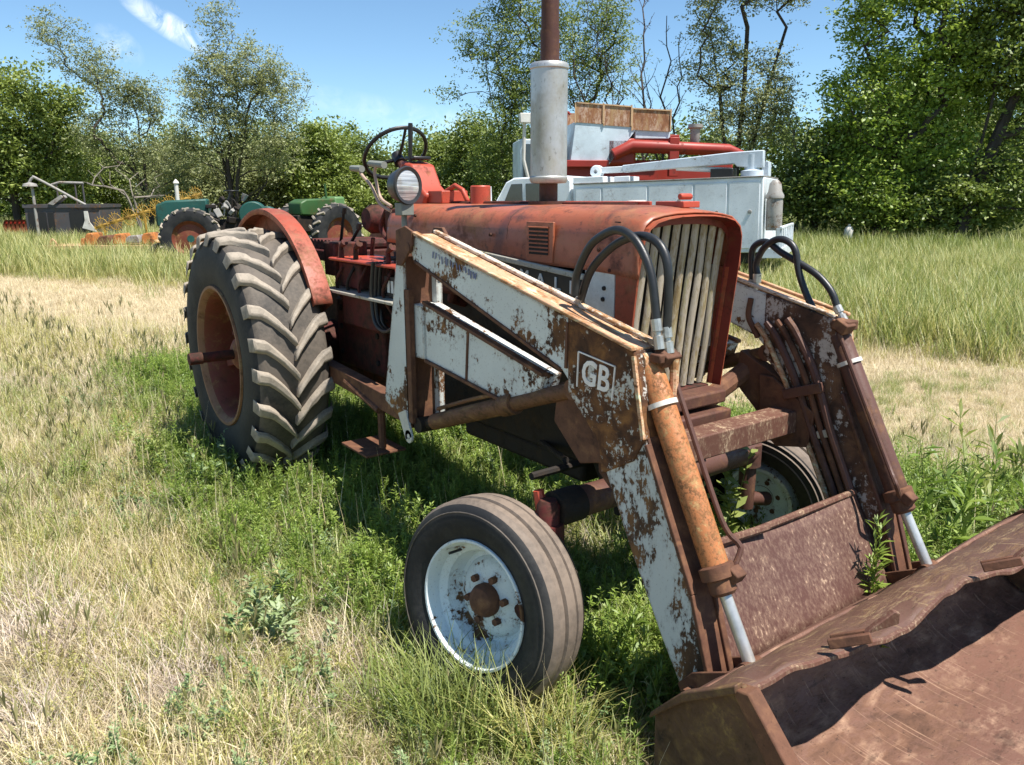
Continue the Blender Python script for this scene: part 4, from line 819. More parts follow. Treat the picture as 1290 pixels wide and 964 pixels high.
def seedheads(rng, n, h, spread):
    Q, T_ = blades(rng, n, h*.8, spread, .0022, .12, 2, .05)
    for k in range(1, len(Q), 2):
        b0 = (Q[k][2]+Q[k][3])/2
        for _ in range(3):
            d = rng.normal(size=3)*[.25, .25, 0]+[0, 0, 1]; d /= np.linalg.norm(d); sdv = np.array([rng.normal(), rng.normal(), 0]); sdv /= np.linalg.norm(sdv); w = .0042
            Q.append([b0-d*.01, b0+d*h*.10-sdv*w, b0+d*h*.22, b0+d*h*.10+sdv*w]); T_.append(rng.uniform(0, 1))
    return Q, T_
addk('seedhead', lambda: (LM['seed'], *seedheads(g_, 6, .30, .10)))
addk('smallweed', lambda: (LM['yellow'], *weedstalk(g_, 4, .15, .05, .028, 24, .3, .25)))
def scatter(name, lab, pts, idx, scl):
    me = bpy.data.meshes.new(name); n = len(pts); me.vertices.add(n); me.vertices.foreach_set('co', pts.astype(np.float32).ravel())
    a = me.attributes.new('kind_index', 'INT', 'POINT'); a.data.foreach_set('value', idx.astype(np.int32))
    a = me.attributes.new('size', 'FLOAT', 'POINT'); a.data.foreach_set('value', scl.astype(np.float32))
    rot = np.stack([RNG.uniform(-.12, .12, n), RNG.uniform(-.12, .12, n), RNG.uniform(0, 6.283, n)], 1)
    a = me.attributes.new('turn', 'FLOAT_VECTOR', 'POINT'); a.data.foreach_set('vector', rot.astype(np.float32).ravel())
    ob = bpy.data.objects.new(name, me); COL.objects.link(ob); tag(ob, lab, 'grass', kind='stuff')
    ng = bpy.data.node_groups.new(name, 'GeometryNodeTree'); ng.interface.new_socket('Geometry', in_out='INPUT', socket_type='NodeSocketGeometry'); ng.interface.new_socket('Geometry', in_out='OUTPUT', socket_type='NodeSocketGeometry')
    gi = ng.nodes.new('NodeGroupInput'); go = ng.nodes.new('NodeGroupOutput'); ip = ng.nodes.new('GeometryNodeInstanceOnPoints'); ci = ng.nodes.new('GeometryNodeCollectionInfo')
    ci.inputs[0].default_value = srccol; ci.inputs['Separate Children'].default_value = True; ci.inputs['Reset Children'].default_value = True
    def na(nm, dt): q = ng.nodes.new('GeometryNodeInputNamedAttribute'); q.data_type = dt; q.inputs[0].default_value = nm; return q.outputs[0]
    ip.inputs['Pick Instance'].default_value = True
    L = ng.links.new
    L(gi.outputs[0], ip.inputs['Points']); L(ci.outputs[0], ip.inputs['Instance']); L(na('kind_index', 'INT'), ip.inputs['Instance Index'])
    L(na('turn', 'FLOAT_VECTOR'), ip.inputs['Rotation']); L(na('size', 'FLOAT'), ip.inputs['Scale']); L(ip.outputs[0], go.inputs[0])
    ob.modifiers.new('clumps', 'NODES').node_group = ng; return ob
def wedge(n, d0, d1, margin=.06):
    "points over the part of the field in front of the camera, evenly per area"
    D = np.sqrt(RNG.uniform(d0*d0, d1*d1, n)); half = .652+margin; t = RNG.uniform(-half, half, n)
    L = D*t; x = CAM[0]+D*cy_+L*sy_; y = CAM[1]+D*sy_-L*cy_; return x, y, D
def inside_wheels(x, y):
    m_ = np.zeros(len(x), bool)
    for (a, b, c, d) in ((-.55, .60, -.92, -.49), (-.55, .6, .49, .92), (2.35, 3.0, -.97, -.70), (2.42, 2.8, .70, .90), (3.26, 4.2, -.80, 1.3)): m_ |= (x > a) & (x < b) & (y > c) & (y < d)
    return m_
def place(name, lab, n, d0, d1, table, s0=1):
    "table(x,y,D) -> weights (n,k) and kind keys"
    x, y, D = wedge(n, d0, d1); keys, W, keep, size = table(x, y, D)
    W = np.maximum(W, 0); cs = np.cumsum(W/W.sum(1, keepdims=True), 1); r = RNG.uniform(size=len(x))[:, None]; k = (r > cs).sum(1).clip(0, len(keys)-1)
    idx = np.array([K[keys[a]][RNG.integers(len(K[keys[a]]))] for a in k]); sel = (RNG.uniform(size=len(x)) < keep) & ~inside_wheels(x, y)
    x, y, idx, size = x[sel], y[sel], idx[sel], size[sel]; pts = np.stack([x, y, gz(x, y)-.01], 1)
    return scatter(name, lab, pts, idx, size*s0*RNG.uniform(.65, 1.25, len(x)))
def sg_(v, c, w): return 1/(1+np.exp(-(v-c)/w))
LUSH = [ground_pt(u, v) for u, v in ((215, 460), (150, 500), (85, 560), (160, 590), (255, 625), (300, 690), (345, 740), (395, 800), (455, 850), (480, 900), (520, 1000), (840, 1000), (1290, 800), (1290, 640), (1000, 560), (900, 540), (620, 520), (400, 480))]
def poly_d(x, y, P):
    "signed distance to an outline, positive inside"
    d2 = np.full(len(x), 1e9); ins = np.zeros(len(x), bool)
    for i in range(len(P)):
        (ax_, ay_), (bx_, by_) = P[i], P[(i+1) % len(P)]; ex, ey = bx_-ax_, by_-ay_; t = np.clip(((x-ax_)*ex+(y-ay_)*ey)/(ex*ex+ey*ey), 0, 1)
        d2 = np.minimum(d2, (x-ax_-t*ex)**2+(y-ay_-t*ey)**2); c = ((ay_ > y) != (by_ > y)) & (x < (bx_-ax_)*(y-ay_)/(by_-ay_+1e-12)+ax_); ins ^= c
    return np.where(ins, 1, -1)*np.sqrt(d2)
def shade_zone(x, y):
    "1 in the lush belt under and beside the tractor"
    n_ = fbm(x, y, 1.8, 8, 4); d = poly_d(x, y, LUSH); front_ = sg_(-y-.55-(x-2.9)*.0, 0, .2)*sg_(x, 2.6, .15)
    q_ = ground_pt(745, 700); dryp = np.exp(-(((x-q_[0])/.35)**2+((y-q_[1])/.30)**2))
    return (1-.85*dryp)*sg_(d-.20+(n_-.5)*1.5-.25*front_, 0, .09)
def near_table(x, y, D):
    keys = ['straw', 'litter', 'grey', 'yellow', 'green', 'lush', 'feather', 'blue', 'stem', 'smallweed', 'seedhead']
    L = shade_zone(x, y); n1 = fbm(x, y, .8, 1); n2 = fbm(x, y, 1.1, 2); n3 = fbm(x, y, 1.6, 4); sd_ = strip_d(x, y)+(n1-.5)*.8; st_ = np.exp(-(sd_/1.9)**4)
    gpatch = sg_(n1, .60, .035); grey = sg_(n2, .52, .04); dry = 1-L
    bright = np.exp(-(((x-.7)/1.1)**2+((y+1.05)/.25)**2))          # bright weeds just outside the shade
    front = np.exp(-(((x-3.0)/.5)**2+((y+1.0)/.4)**2))
    W = np.stack([dry*(1.4+st_*2), dry*(1.0+st_*3), dry*grey*2.2*(1-st_), dry*(.6+.7*(1-grey))*(1-st_*.6)+L*.9+front*.8, dry*gpatch*1.6+dry*.25+L*1.7+bright*.5+front*1.2, L*.55+bright*.5+front*.1+dry*gpatch*.06, L*.9+bright*1.0+front*.5, .25*L*(n3 > .5)+bright*.6*(n3 > .5)+dry*.25*(1-st_)*sg_(fbm(x, y, 1.3, 14), .68, .02), dry*.30*(1-st_*.7)+L*.05, dry*.5*(1-st_)+L*.1, dry*(1-st_)*(.05+.12*sg_(D, 4.2, .5))], 1)
    keep = np.where(np.exp(-(((x-3.4)/.5)**2+((y-0)/.8)**2)) > .6, .3, 1.)
    size = (1+.25*L*(n3+.4))*(1-.45*st_)*np.where((np.hypot(x-2.7, y+1.15) < .35), .7, 1)
    return keys, W, keep, size
def mid_table(x, y, D):
    keys = ['straw', 'litter', 'yellow', 'green', 'tallgreen', 'tallyel', 'stem', 'smallweed', 'seedhead']
    sd_ = strip_d(x, y)+(fbm(x, y, .5, 9)-.5)*.9; st_ = np.exp(-(sd_/1.95)**4); beyond = sg_(sd_, 2.2, .3); rut = .5+.5*np.cos(sd_*4.4)
    right = sg_(x*.598+(y+2.2)*.8, 3, 1.0); n1 = fbm(x, y, .6, 1); before = (1-beyond)*(1-st_)
    W = np.stack([before*1.3+st_*2.2, before*.5+st_*5, before*1.8+st_*.25*rut+beyond*.7, before*.55*sg_(n1, .5, .05)+beyond*.7, beyond*1.6*sg_(n1+.2*right, .45, .1), beyond*(1.6-.5*right), before*.9+beyond*.4, before*.7, before*.16*sg_(-D, -11, 1)], 1)
    return keys, W, np.where(st_ > .5, .9, 1.), (1.25-.5*st_)*(1+0*x)
def far_table(x, y, D):
    keys = ['tallgreen', 'tallyel', 'green', 'yellow']
    n1 = fbm(x, y, .15, 1); right = sg_((x-CAM[0])*sy_-(y-CAM[1])*cy_, 3, 2.)
    W = np.stack([.6+1.6*right*sg_(D, 17, 2.5)+.6*sg_(n1, .5, .05), 1.6-1.1*right*sg_(D, 17, 2), .3+0*x, .3+0*x], 1)
    return keys, W, 1+0*x, 1.5+.012*D
place('field_grass', 'mixed dry straw, grey dead weeds and short green weeds covering the near field', 25000, .9, 7.5, near_table)
place('field_grass', 'short dry mown grass and yellow-green sward in the middle distance', 22000, 7.0, 18, mid_table, 1.25)
place('field_grass', 'taller green meadow grass before the tree line', 16000, 17, 46, far_table, 1.0)
# ---- single weeds big enough to point at
def weed(name, label, loc, Q, T_, mat):
    ob = bpy.data.objects.new(name, leafmesh(name, Q, T_, mat)); COL.objects.link(ob); x, y = loc; ob.location = (x, y, float(gz(np.array([x]), np.array([y]))[0])-.01); tag(ob, label, 'weed'); return ob
w_ = np.random.default_rng(21)
weed('leafy_weed', 'tall feathery green weed growing up against the maroon cross plate', (3.405, .34), *weedstalk(w_, 3, .60, .012, .11, 60, .03, .16, up=.9), LM['lush'])
weed('leafy_weed', 'dark broad-leaved weed standing in front of the far front wheel', (2.62, .52), *weedstalk(w_, 6, .62, .10, .12, 26, .25, .42), LM['green'])
weed('leafy_weed', 'clump of long-leaved green weeds behind the far tilt cylinder rod', (3.15, 1.45), *weedstalk(w_, 16, .50, .40, .20, 22, .45, .16, up=.9), LM['lush'])
weed('leafy_weed', 'tall upright green weed beside the bucket at the right edge', (3.35, 2.05), *weedstalk(w_, 14, .60, .42, .20, 22, .4, .14, up=.9), LM['green'])
weed('bushy_weed', 'bright yellow-green bushy weed in front of the big rear tyre', (.62, -.93), *weedstalk(w_, 26, .30, .14, .06, 60, .5, .12, up=1.), LM['lush'])
weed('leafy_weed', 'tall dark green weeds standing in the shade left of the big rear tyre', (-.25, -1.18), *weedstalk(w_, 26, .36, .26, .07, 34, .3, .3), LM['green'])
weed('leafy_weed', 'pale-leaved weed at the foot of the big rear tyre', (.22, -1.05), *weedstalk(w_, 7, .34, .10, .07, 26, .4, .4), LM['blue'])
weed('bushy_weed', 'sprawling blue-green weed left of the near front wheel', (1.95, -1.28), *weedstalk(w_, 16, .22, .22, .09, 30, .7, .3), LM['blue'])
weed('leafy_weed', 'green weed with slim leaves right of the near front tyre', (3.0, -.52), *weedstalk(w_, 12, .40, .13, .09, 40, .3, .18, up=.9), LM['lush'])
weed('grass_tuft', 'tuft of fresh green grass hiding the foot of the near front wheel', (2.80, -1.03), *blades(w_, 420, .34, .17, .006, .35, 4, .25), LM['green'])
weed('grass_tuft', 'low green grass tuft at the left foot of the near front wheel', (2.56, -1.10), *blades(w_, 300, .26, .15, .006, .4, 4, .3), LM['green'])
weed('grass_tuft', 'yellowing grass tuft under the right side of the near front tyre', (3.02, -.86), *blades(w_, 300, .32, .14, .006, .45, 4, .3), LM['yellow'])
weed('dead_stalks', 'pale dead grass stalks leaning beside the near front wheel', (2.25, -1.12), *blades(w_, 16, .42, .12, .005, .35, 4, .2), LM['straw'])
weed('dead_stalks', 'grey dead twiggy weed lying in the straw at the lower left', (1.45, -1.95), *blades(w_, 120, .30, .16, .004, 1.1, 4, .2), LM['greyweed'])
# ================================================================ TREES
LM['t_dark'] = leafmat('dark_tree_leaves', [(.05, .075, .012), (.09, .13, .022), (.16, .21, .035), (.24, .29, .06)], trans=.3)
LM['t_mid'] = leafmat('mid_green_tree_leaves', [(.08, .11, .018), (.15, .20, .034), (.23, .29, .05), (.33, .38, .09)], trans=.35)
LM['t_bright'] = leafmat('bright_green_tree_leaves', [(.09, .14, .015), (.18, .27, .03), (.28, .38, .05), (.40, .48, .09)], trans=.4)
LM['t_grey'] = leafmat('grey_green_willow_leaves', [(.12, .14, .05), (.21, .24, .085), (.32, .34, .14), (.44, .45, .22)], trans=.35)
M['bark'] = pmat('dark_bark', (.055, .042, .034), rough=.9, scale=5, var=.4, bump=.6, vs=(1, 1, .3))
M['bark_pale'] = pmat('pale_dead_wood', (.24, .205, .17), rough=.9, scale=5, var=.35, bump=.4, vs=(1, 1, .3))
def tree(name, label, base, blobs, leafm, ntips=150, leaves=80, lsize=.14, sig=.45, seed=0, trunk_r=.16, bark='bark', stems=1, wander=.25, dead=0, group=None, crownless=False, lowleaf=1):
    """blobs: (dx along the view's right, dy away, z centre, rx, ry, rz, weight) ellipsoids relative to the base; a branch tree is
    grown outwards from the stem to points spread through them, leaves sit round the branch ends"""
    r_ = np.random.default_rng(seed+100); rt = thing(name, label, 'tree', base, 0, group); B_ = np.array([b[6] for b in blobs], float); B_ /= B_.sum()
    right = np.array([sy_, -cy_, 0]); away = np.array([cy_, sy_, 0]); tips = []
    for _ in range(ntips):
        b = blobs[r_.choice(len(blobs), p=B_)]; v = r_.normal(size=3); v /= np.linalg.norm(v); v *= r_.uniform(.25, 1)**.5
        tips.append(right*(b[0]+v[0]*b[3])+away*(b[1]+v[1]*b[4])+np.array([0, 0, b[2]+v[2]*b[5]]))
    tips = [t for t in tips if t[2] > .3]; zmax = max(t[2] for t in tips)
    nodes = [np.zeros(3)]; parent = [-1]; ctr = np.mean(tips, 0)
    for s_i in range(stems):
        last = 0; tgt = ctr*np.array([1, 1, 0])+right*((s_i-(stems-1)/2)*.22*zmax*.5)*(stems > 1); top_ = .62*zmax
        for k in range(1, 8):
            t = k/7; p = tgt*t**1.3+np.array([0, 0, top_*t])+r_.normal(size=3)*[.05, .05, 0]*zmax*.35*wander; nodes.append(p); parent.append(last); last = len(nodes)-1
    order = sorted(range(len(tips)), key=lambda i: np.linalg.norm(tips[i]-ctr*[1, 1, .7]))
    ends = []
    for i in order:
        t = tips[i]; P_ = np.array(nodes); dz = t[2]-P_[:, 2]; dd = np.linalg.norm(P_-t, axis=1)+np.where(dz < 0, 1.5+2*np.abs(dz), 0)
        j = int(np.argmin(dd[1:]))+1 if len(nodes) > 1 else 0; a = nodes[j]; last = j; L = np.linalg.norm(t-a); ns = max(1, int(L/.5))
        for k in range(1, ns+1):
            f_ = k/ns; p = a*(1-f_)+t*f_+np.array([0, 0, .12*L*math.sin(math.pi*f_)])+r_.normal(size=3)*wander*L*.12*(f_ < 1); nodes.append(p); parent.append(last); last = len(nodes)-1
        ends.append(last)
    n = len(nodes); w = np.zeros(n)
    for e_ in ends:
        w[e_] += 1
    for i in range(n-1, 0, -1):
        if parent[i] >= 0: w[parent[i]] += w[i]
    # children always come after their parent, so one backwards pass gives the load on every node
    rad = np.maximum(.010, trunk_r*np.sqrt(np.maximum(w, .3)/max(w[0], 1))); mb = MB()
    kids = {}
    for i in range(1, n): kids.setdefault(parent[i], []).append(i)
    def chain(i):
        path = [i]
        while path[-1] in kids: path.append(max(kids[path[-1]], key=lambda q: w[q]))
        return path
    seen = set(); stack = [1]
    roots = [i for i in range(1, n) if parent[i] == 0]
    stack = roots[:]
    while stack:
        i = stack.pop(); path = chain(i); full_ = [parent[i]]+path
        rr = [rad[q] for q in full_]; rr[0] = min(rad[full_[0]], rad[i]*1.25); big = rr[0] > .06
        mb.tube([nodes[q] for q in full_], rr, 8 if big else (5 if rr[0] > .03 else 4), cap=False)
        for q in path:
            for c in kids.get(q, []):
                if c not in path: stack.append(c)
    mb.build('trunk', M[bark], rt)
    if not crownless:
        live = [nodes[e_] for e_ in ends if r_.uniform() > dead]; Q = []
        per = 13; sub = max(1, int(leaves*1.25/per)); C0 = np.repeat(np.array(live), sub, 0); sgm = sig*r_.uniform(.5, 1.3, (len(live), 1)).repeat(sub, 0)
        C0 = C0+r_.normal(size=C0.shape)*sgm*[1, 1, .75]; tw = np.repeat(r_.uniform(0, .5, len(live)), sub)+r_.uniform(0, .2, len(C0))
        C_ = np.repeat(C0, per, 0)+r_.normal(size=(len(C0)*per, 3))*lsize*[1.15, 1.15, .55]; tw = np.repeat(tw, per); ok_ = C_[:, 2] > .15; C_ = C_[ok_]; tw = tw[ok_]; m_ = len(C_)
        nn = r_.normal(size=(m_, 3))*.75+[0, 0, 1]; nn /= np.linalg.norm(nn, axis=1)[:, None]; d1 = np.cross(nn, r_.normal(size=(m_, 3))); d1 /= np.linalg.norm(d1, axis=1)[:, None]; d2 = np.cross(nn, d1)
        s_ = lsize*r_.uniform(.55, 1.3, (m_, 1)); Q = np.stack([C_-d1*s_*.5, C_-d2*s_*.28+d1*s_*.05, C_+d1*s_*.5, C_+d2*s_*.28+d1*s_*.05], 1)
        ob = bpy.data.objects.new('crown', leafmesh('crown', Q, np.clip(tw+r_.uniform(0, .35, m_), 0, 1), LM[leafm])); COL.objects.link(ob); ob.parent = rt
    return rt
def blob(u, v, D, ru, rv, D0, u0, w=1, dd=0, rd=None):
    "ellipsoid given by its measured outline (u, v, ru, rv) at distance D; base stands at (u0) distance D0"
    k = D/FPX; zc = CAM[2]+(249-v)*k*1.03; dx_ = (u-u0)*k; rx = ru*k; return (dx_, dd, zc, rx, (rd if rd else rx*.8), rv*k, w*ru*rv)
def T_(label, u0, D, bl, leafm, name='broadleaf_tree', **k):
    return tree(name, label, ground(u0, D), [blob(u, v, D, ru, rv, D, u0, *(rest or [1])) for u, v, ru, rv, *rest in bl], leafm, **k)
# --- left
T_('dense dark green tree at the far left edge of the view', 20, 40, [(15, 165, 65, 85), (60, 210, 50, 70), (-40, 170, 60, 80), (85, 150, 25, 30)], 't_mid', seed=1, ntips=260, leaves=150, lsize=.19, sig=.48, trunk_r=.18)
T_('sparse tree leaning left with bare twigs above the black trailer', 190, 38, [(95, 62, 30, 18), (130, 95, 30, 25), (165, 125, 35, 30), (195, 140, 22, 30), (150, 180, 40, 40), (205, 215, 45, 45)], 't_grey', seed=2, ntips=250, leaves=115, lsize=.10, sig=.38, trunk_r=.11, stems=2, wander=.35, dead=.15)
T_('sparse round-headed tree with dark limbs and a bare twig top', 290, 37, [(325, 105, 40, 32), (285, 125, 40, 45), (355, 135, 32, 32), (270, 175, 45, 40), (340, 180, 45, 40), (290, 60, 10, 35, .5), (385, 115, 10, 12, .6)], 't_grey', seed=3, ntips=320, leaves=125, lsize=.10, sig=.36, trunk_r=.12, stems=2, wander=.35, dead=.15)
for i, (u, D, bl, mt, lb) in enumerate([
    (130, 47, [(115, 220, 55, 50), (80, 240, 40, 40)], 't_mid', 'low green tree in the hedge row behind the black trailer'),
    (230, 46, [(225, 225, 50, 45), (240, 255, 60, 30)], 't_grey', 'grey-green tree in the hedge row behind the yellow rake'),
    (340, 46, [(335, 225, 55, 45), (330, 250, 60, 30)], 't_grey', 'grey-green tree in the hedge row below the round-headed tree'),
    (405, 45, [(400, 210, 40, 45), (420, 240, 45, 35)], 't_mid', 'green tree in the hedge row left of the steering wheel'),
    (455, 48, [(455, 215, 35, 38), (470, 240, 40, 30)], 't_dark', 'darker tree in the hedge row behind the control levers'),
    (545, 50, [(545, 215, 40, 40), (520, 235, 45, 30)], 't_mid', 'green tree in the hedge row seen through the steering wheel'),
    (600, 47, [(600, 205, 35, 45), (620, 235, 40, 30)], 't_mid', 'green tree in the hedge row right of the headlight')]):
    T_(lb, u, D, bl, mt, seed=20+i, ntips=110, leaves=170, lsize=.19, sig=.5, trunk_r=.10, name='hedge_tree', stems=2, group='trees of the hedge row at the left')
# --- middle
T_('tall loose pale-green tree left of the exhaust stack', 650, 32, [(640, 20, 25, 40), (610, 75, 25, 30), (650, 95, 40, 50), (655, 170, 45, 55), (690, 60, 25, 40), (630, 215, 40, 35), (575, 130, 14, 10, .6)], 't_mid', seed=4, ntips=330, leaves=110, lsize=.10, sig=.36, trunk_r=.11, stems=3, wander=.25, dead=.1)
T_('loose tree with upright stems right of the silver muffler', 750, 34, [(745, 70, 40, 45), (770, 105, 30, 40), (725, 120, 30, 45), (760, 40, 25, 30)], 't_mid', seed=5, ntips=190, leaves=78, lsize=.10, sig=.36, trunk_r=.09, stems=3, wander=.2, dead=.15)
def bare_tree(label, u0, D, tops, seed, bark='bark', r0=.05, dens=1.):
    r_ = np.random.default_rng(seed); g = ground(u0, D); rt = thing('dead_tree', label, 'tree', g); mb = MB()
    def limb(a, b, r, depth):
        a, b = Vector(a), Vector(b); L = (b-a).length; n_ = max(4, int(L/.5)); bow = Vector(r_.normal(size=3)*[.06, .06, .02])*L; P = []
        for k in range(n_+1):
            t = k/n_; P.append(a.lerp(b, t)+bow*math.sin(math.pi*t)+Vector(r_.normal(size=3)*.012*L*(0 < k < n_)))
        mb.tube(P, [max(.006, r*(1-.8*k/n_)) for k in range(n_+1)], 6 if r > .03 else 4, cap=False)
        if depth == 0: return
        for k in range(2 if depth == 2 else 1, n_):
            for _ in range(2 if r_.uniform() < dens*.6 else 1):
                if r_.uniform() > dens: continue
                d = (P[k]-P[k-1]).normalized(); o_ = Vector(r_.normal(size=3)); o_ = (o_-d*o_.dot(d)).normalized(); ll = L*r_.uniform(.12, .30)*(1.15-k/n_)
                limb(P[k], P[k]+(d*.75+o_*.6)*ll, max(.008, r*(1-.8*k/n_)*.5), depth-1)
    for (u, v, bu) in tops:
        p = at(u, v, D); b0 = ground(bu, D); limb(b0-g, p-g, r0*r_.uniform(.8, 1.2), 2)
    mb.build('trunk', M[bark], rt); return rt
bare_tree('bare dead tree with thin upright stems behind the rusty grain box', 825, 30, [(818, -60, 822), (840, 20, 826), (806, 70, 820), (858, 40, 830)], 6, r0=.06)
bare_tree('bare dead tree with straight grey stems left of the service truck crane', 765, 33, [(735, -10, 762), (780, -30, 766), (752, 50, 764), (700, 10, 760)], 16, r0=.05)
bare_tree('leafless twiggy crown standing above the round-headed tree', 292, 37.5, [(290, 30, 292), (262, 70, 290), (350, 62, 294), (225, 80, 288), (392, 108, 297)], 17, r0=.05)
T_('dark multi-trunked tree rising behind the service truck crane', 925, 29, [(900, 15, 55, 40), (960, 5, 45, 40), (890, 90, 35, 50), (945, 130, 45, 50), (910, 170, 45, 35), (975, 160, 18, 35), (930, -50, 70, 40)], 't_grey', seed=7, ntips=380, leaves=110, lsize=.098, sig=.34, trunk_r=.13, stems=3, wander=.10, dead=.12)
# --- right
T_('large bright-green tree right of the service truck, leaning over the shrubs', 1110, 27, [(1120, 60, 70, 70), (1085, 150, 55, 60), (1150, 190, 60, 60), (1130, -30, 90, 60), (1075, 230, 50, 45), (1180, 110, 50, 60), (1120, 250, 60, 30)], 't_bright', seed=8, ntips=400, leaves=110, lsize=.145, sig=.36, trunk_r=.2, stems=2)
T_('large green tree with a leaning dark trunk at the right edge', 1210, 26, [(1240, 60, 55, 70), (1285, 130, 50, 70), (1230, 0, 60, 60), (1290, 230, 45, 45), (1290, 20, 60, 80), (1225, 225, 35, 40), (1190, 255, 40, 25)], 't_mid', seed=9, ntips=360, leaves=100, lsize=.145, sig=.36, trunk_r=.22, stems=2)
T_('dark tree deep behind the two large green trees at the right', 1170, 33, [(1170, 180, 110, 90), (1240, 240, 90, 50), (1100, 220, 70, 60)], 't_dark', seed=10, ntips=220, leaves=170, lsize=.21, sig=.55, trunk_r=.2)
T_('low dark shrub right of the service truck', 1030, 28, [(1030, 230, 35, 45), (1010, 250, 35, 30), (1050, 190, 22, 30)], 't_dark', seed=11, ntips=110, leaves=90, lsize=.16, sig=.42, trunk_r=.1, name='shrub', stems=2)
bare_tree('leafless grey dead branches rising above the shrub right of the truck', 1010, 29, [(985, 118, 1005), (1002, 140, 1010), (1022, 150, 1015), (970, 165, 1000)], 12, bark='bark_pale', r0=.04)
T_('leafless pale fallen branches in front of the leaning tree at the left', 175, 35, [(150, 225, 40, 25), (190, 235, 30, 20)], 't_grey', seed=13, ntips=36, leaves=4, dead=1, trunk_r=.07, stems=2, name='dead_tree', bark='bark_pale', crownless=True)
T_('undergrowth bush below the large trees at the right', 1240, 27, [(1240, 265, 60, 18), (1180, 268, 50, 16), (1100, 266, 50, 18)], 't_mid', seed=14, ntips=110, leaves=90, lsize=.15, sig=.36, trunk_r=.05, name='shrub', stems=3)
# ================================================================ MACHINES BEHIND
M['truck_white'] = wmat('white_truck_paint', (.66, .70, .72), amt=.12, scale=3, rough=.35, edge=.02, spec=.5)
M['crane_paint'] = wmat('pale_grey_crane_paint', (.55, .62, .68), amt=.2, scale=3, rough=.4, edge=.02)
M['glass'] = pmat('dark_window_glass', (.03, .035, .04), rough=.08, spec=.8)
M['tank_panel'] = wmat('pale_blue_white_sheet', (.52, .60, .64), amt=.12, scale=3, rough=.5, edge=.03)
M['tank_rust'] = wmat('rusted_extension_sheet', (.55, .40, .30), amt=.60, scale=2.4, rough=.75, rust=((.13, .045, .025), (.27, .10, .06), (.40, .22, .14)), edge=.05, stretch=(1, 1, .4), fine=.45)
M['combine_red'] = wmat('combine_red_paint', (.30, .026, .016), amt=.2, scale=2, rough=.45, rust=((.06, .012, .01), (.15, .025, .018), (.3, .08, .05)), edge=.05)
M['teal'] = wmat('teal_paint', (.012, .075, .062), amt=.3, scale=3, rough=.5, rust=((.01, .02, .02), (.02, .05, .045), (.05, .1, .09)), edge=.05)
M['jdgreen'] = wmat('green_paint', (.03, .10, .028), amt=.22, scale=3, rough=.5, edge=.05)
M['jdpale'] = wmat('pale_green_paint', (.10, .22, .08), amt=.2, scale=3, rough=.5, edge=.05)
M['yellow_paint'] = wmat('yellow_paint', (.46, .28, .045), amt=.25, scale=3, rough=.5, edge=.05)
M['orange_paint'] = wmat('faded_orange_implement', (.56, .20, .05), amt=.4, scale=3, rough=.55, edge=.05)
M['tan_paint'] = wmat('sun_faded_orange_deck', (.62, .40, .22), amt=.3, scale=3, rough=.6, edge=.05)
M['charcoal'] = wmat('charcoal_sheet', (.06, .065, .075), amt=.3, scale=2, rough=.6, edge=.05)
M['pale_metal'] = wmat('pale_weathered_metal', (.32, .31, .285), amt=.3, scale=5, rough=.5, edge=.04)
def frame(u, D, rx, ry):
    "ground point and the two ground directions (rx right, ry away) of a machine standing there"
    g = ground(u, D); r = Vector((sy_, -cy_, 0)); a = Vector((cy_, sy_, 0)); d = (r*rx+a*ry).normalized(); return g, d, Vector((-d.y, d.x, 0))
def mroot(name, label, cat, g, d, pitch=0):
    rt = thing(name, label, cat); z = Vector((0, 0, 1)); s = z.cross(d); R3 = Matrix((d, s, z)).transposed().to_4x4()
    rt.matrix_world = Matrix.Translation(g) @ R3 @ Matrix.Rotation(pitch, 4, 'Y'); return rt
def bwheel(parent, loc, R, w, rimm, ag=False, rr=.55, face=1, name='wheel'):
    "wheel with its axis along local y; face gives the side the disc shows on"
    pr = [(R*rr, -w*.42), (R*.75, -w*.5), (R*.93, -w*.45), (R*.985, -w*.3), (R, 0), (R*.985, w*.3), (R*.93, w*.45), (R*.75, w*.5), (R*rr, w*.42)]
    t = MB().lathe(pr, 40).build(name, M['rubber'], parent, loc=loc)
    if ag:
        for k in range(36):
            a = 2*math.pi*k/36; sd_ = 1 if k % 2 else -1; Rm = Matrix.Rotation(a, 4, 'Y')
            lg = MB(); lg.beam(Rm @ Vector((R*1.0, 0, 0)), Rm @ Matrix.Rotation(.13, 4, 'Y') @ Vector((R*.97, sd_*w*.5, 0)), .05, .07, up=Rm @ Vector((1, 0, 0))); lg.build('tire_lug', M['lug'], t)
    MB().lathe([(R*rr*1.02, face*w*.42), (R*rr*.97, face*w*.3), (R*rr*.8, face*w*.12), (R*rr*.25, face*w*.22), (0, face*w*.22)], 28).build('wheel_rim', rimm, t)
    return t
# ---- service truck (local +x runs forward, -y is the side facing the camera)
g, d, s = frame(965, 14, -.91, .41); 
tr = mroot('service_truck', 'white service truck with tool-box body and folded crane boom, parked behind the tractor', 'truck', g, d, math.radians(1.6))
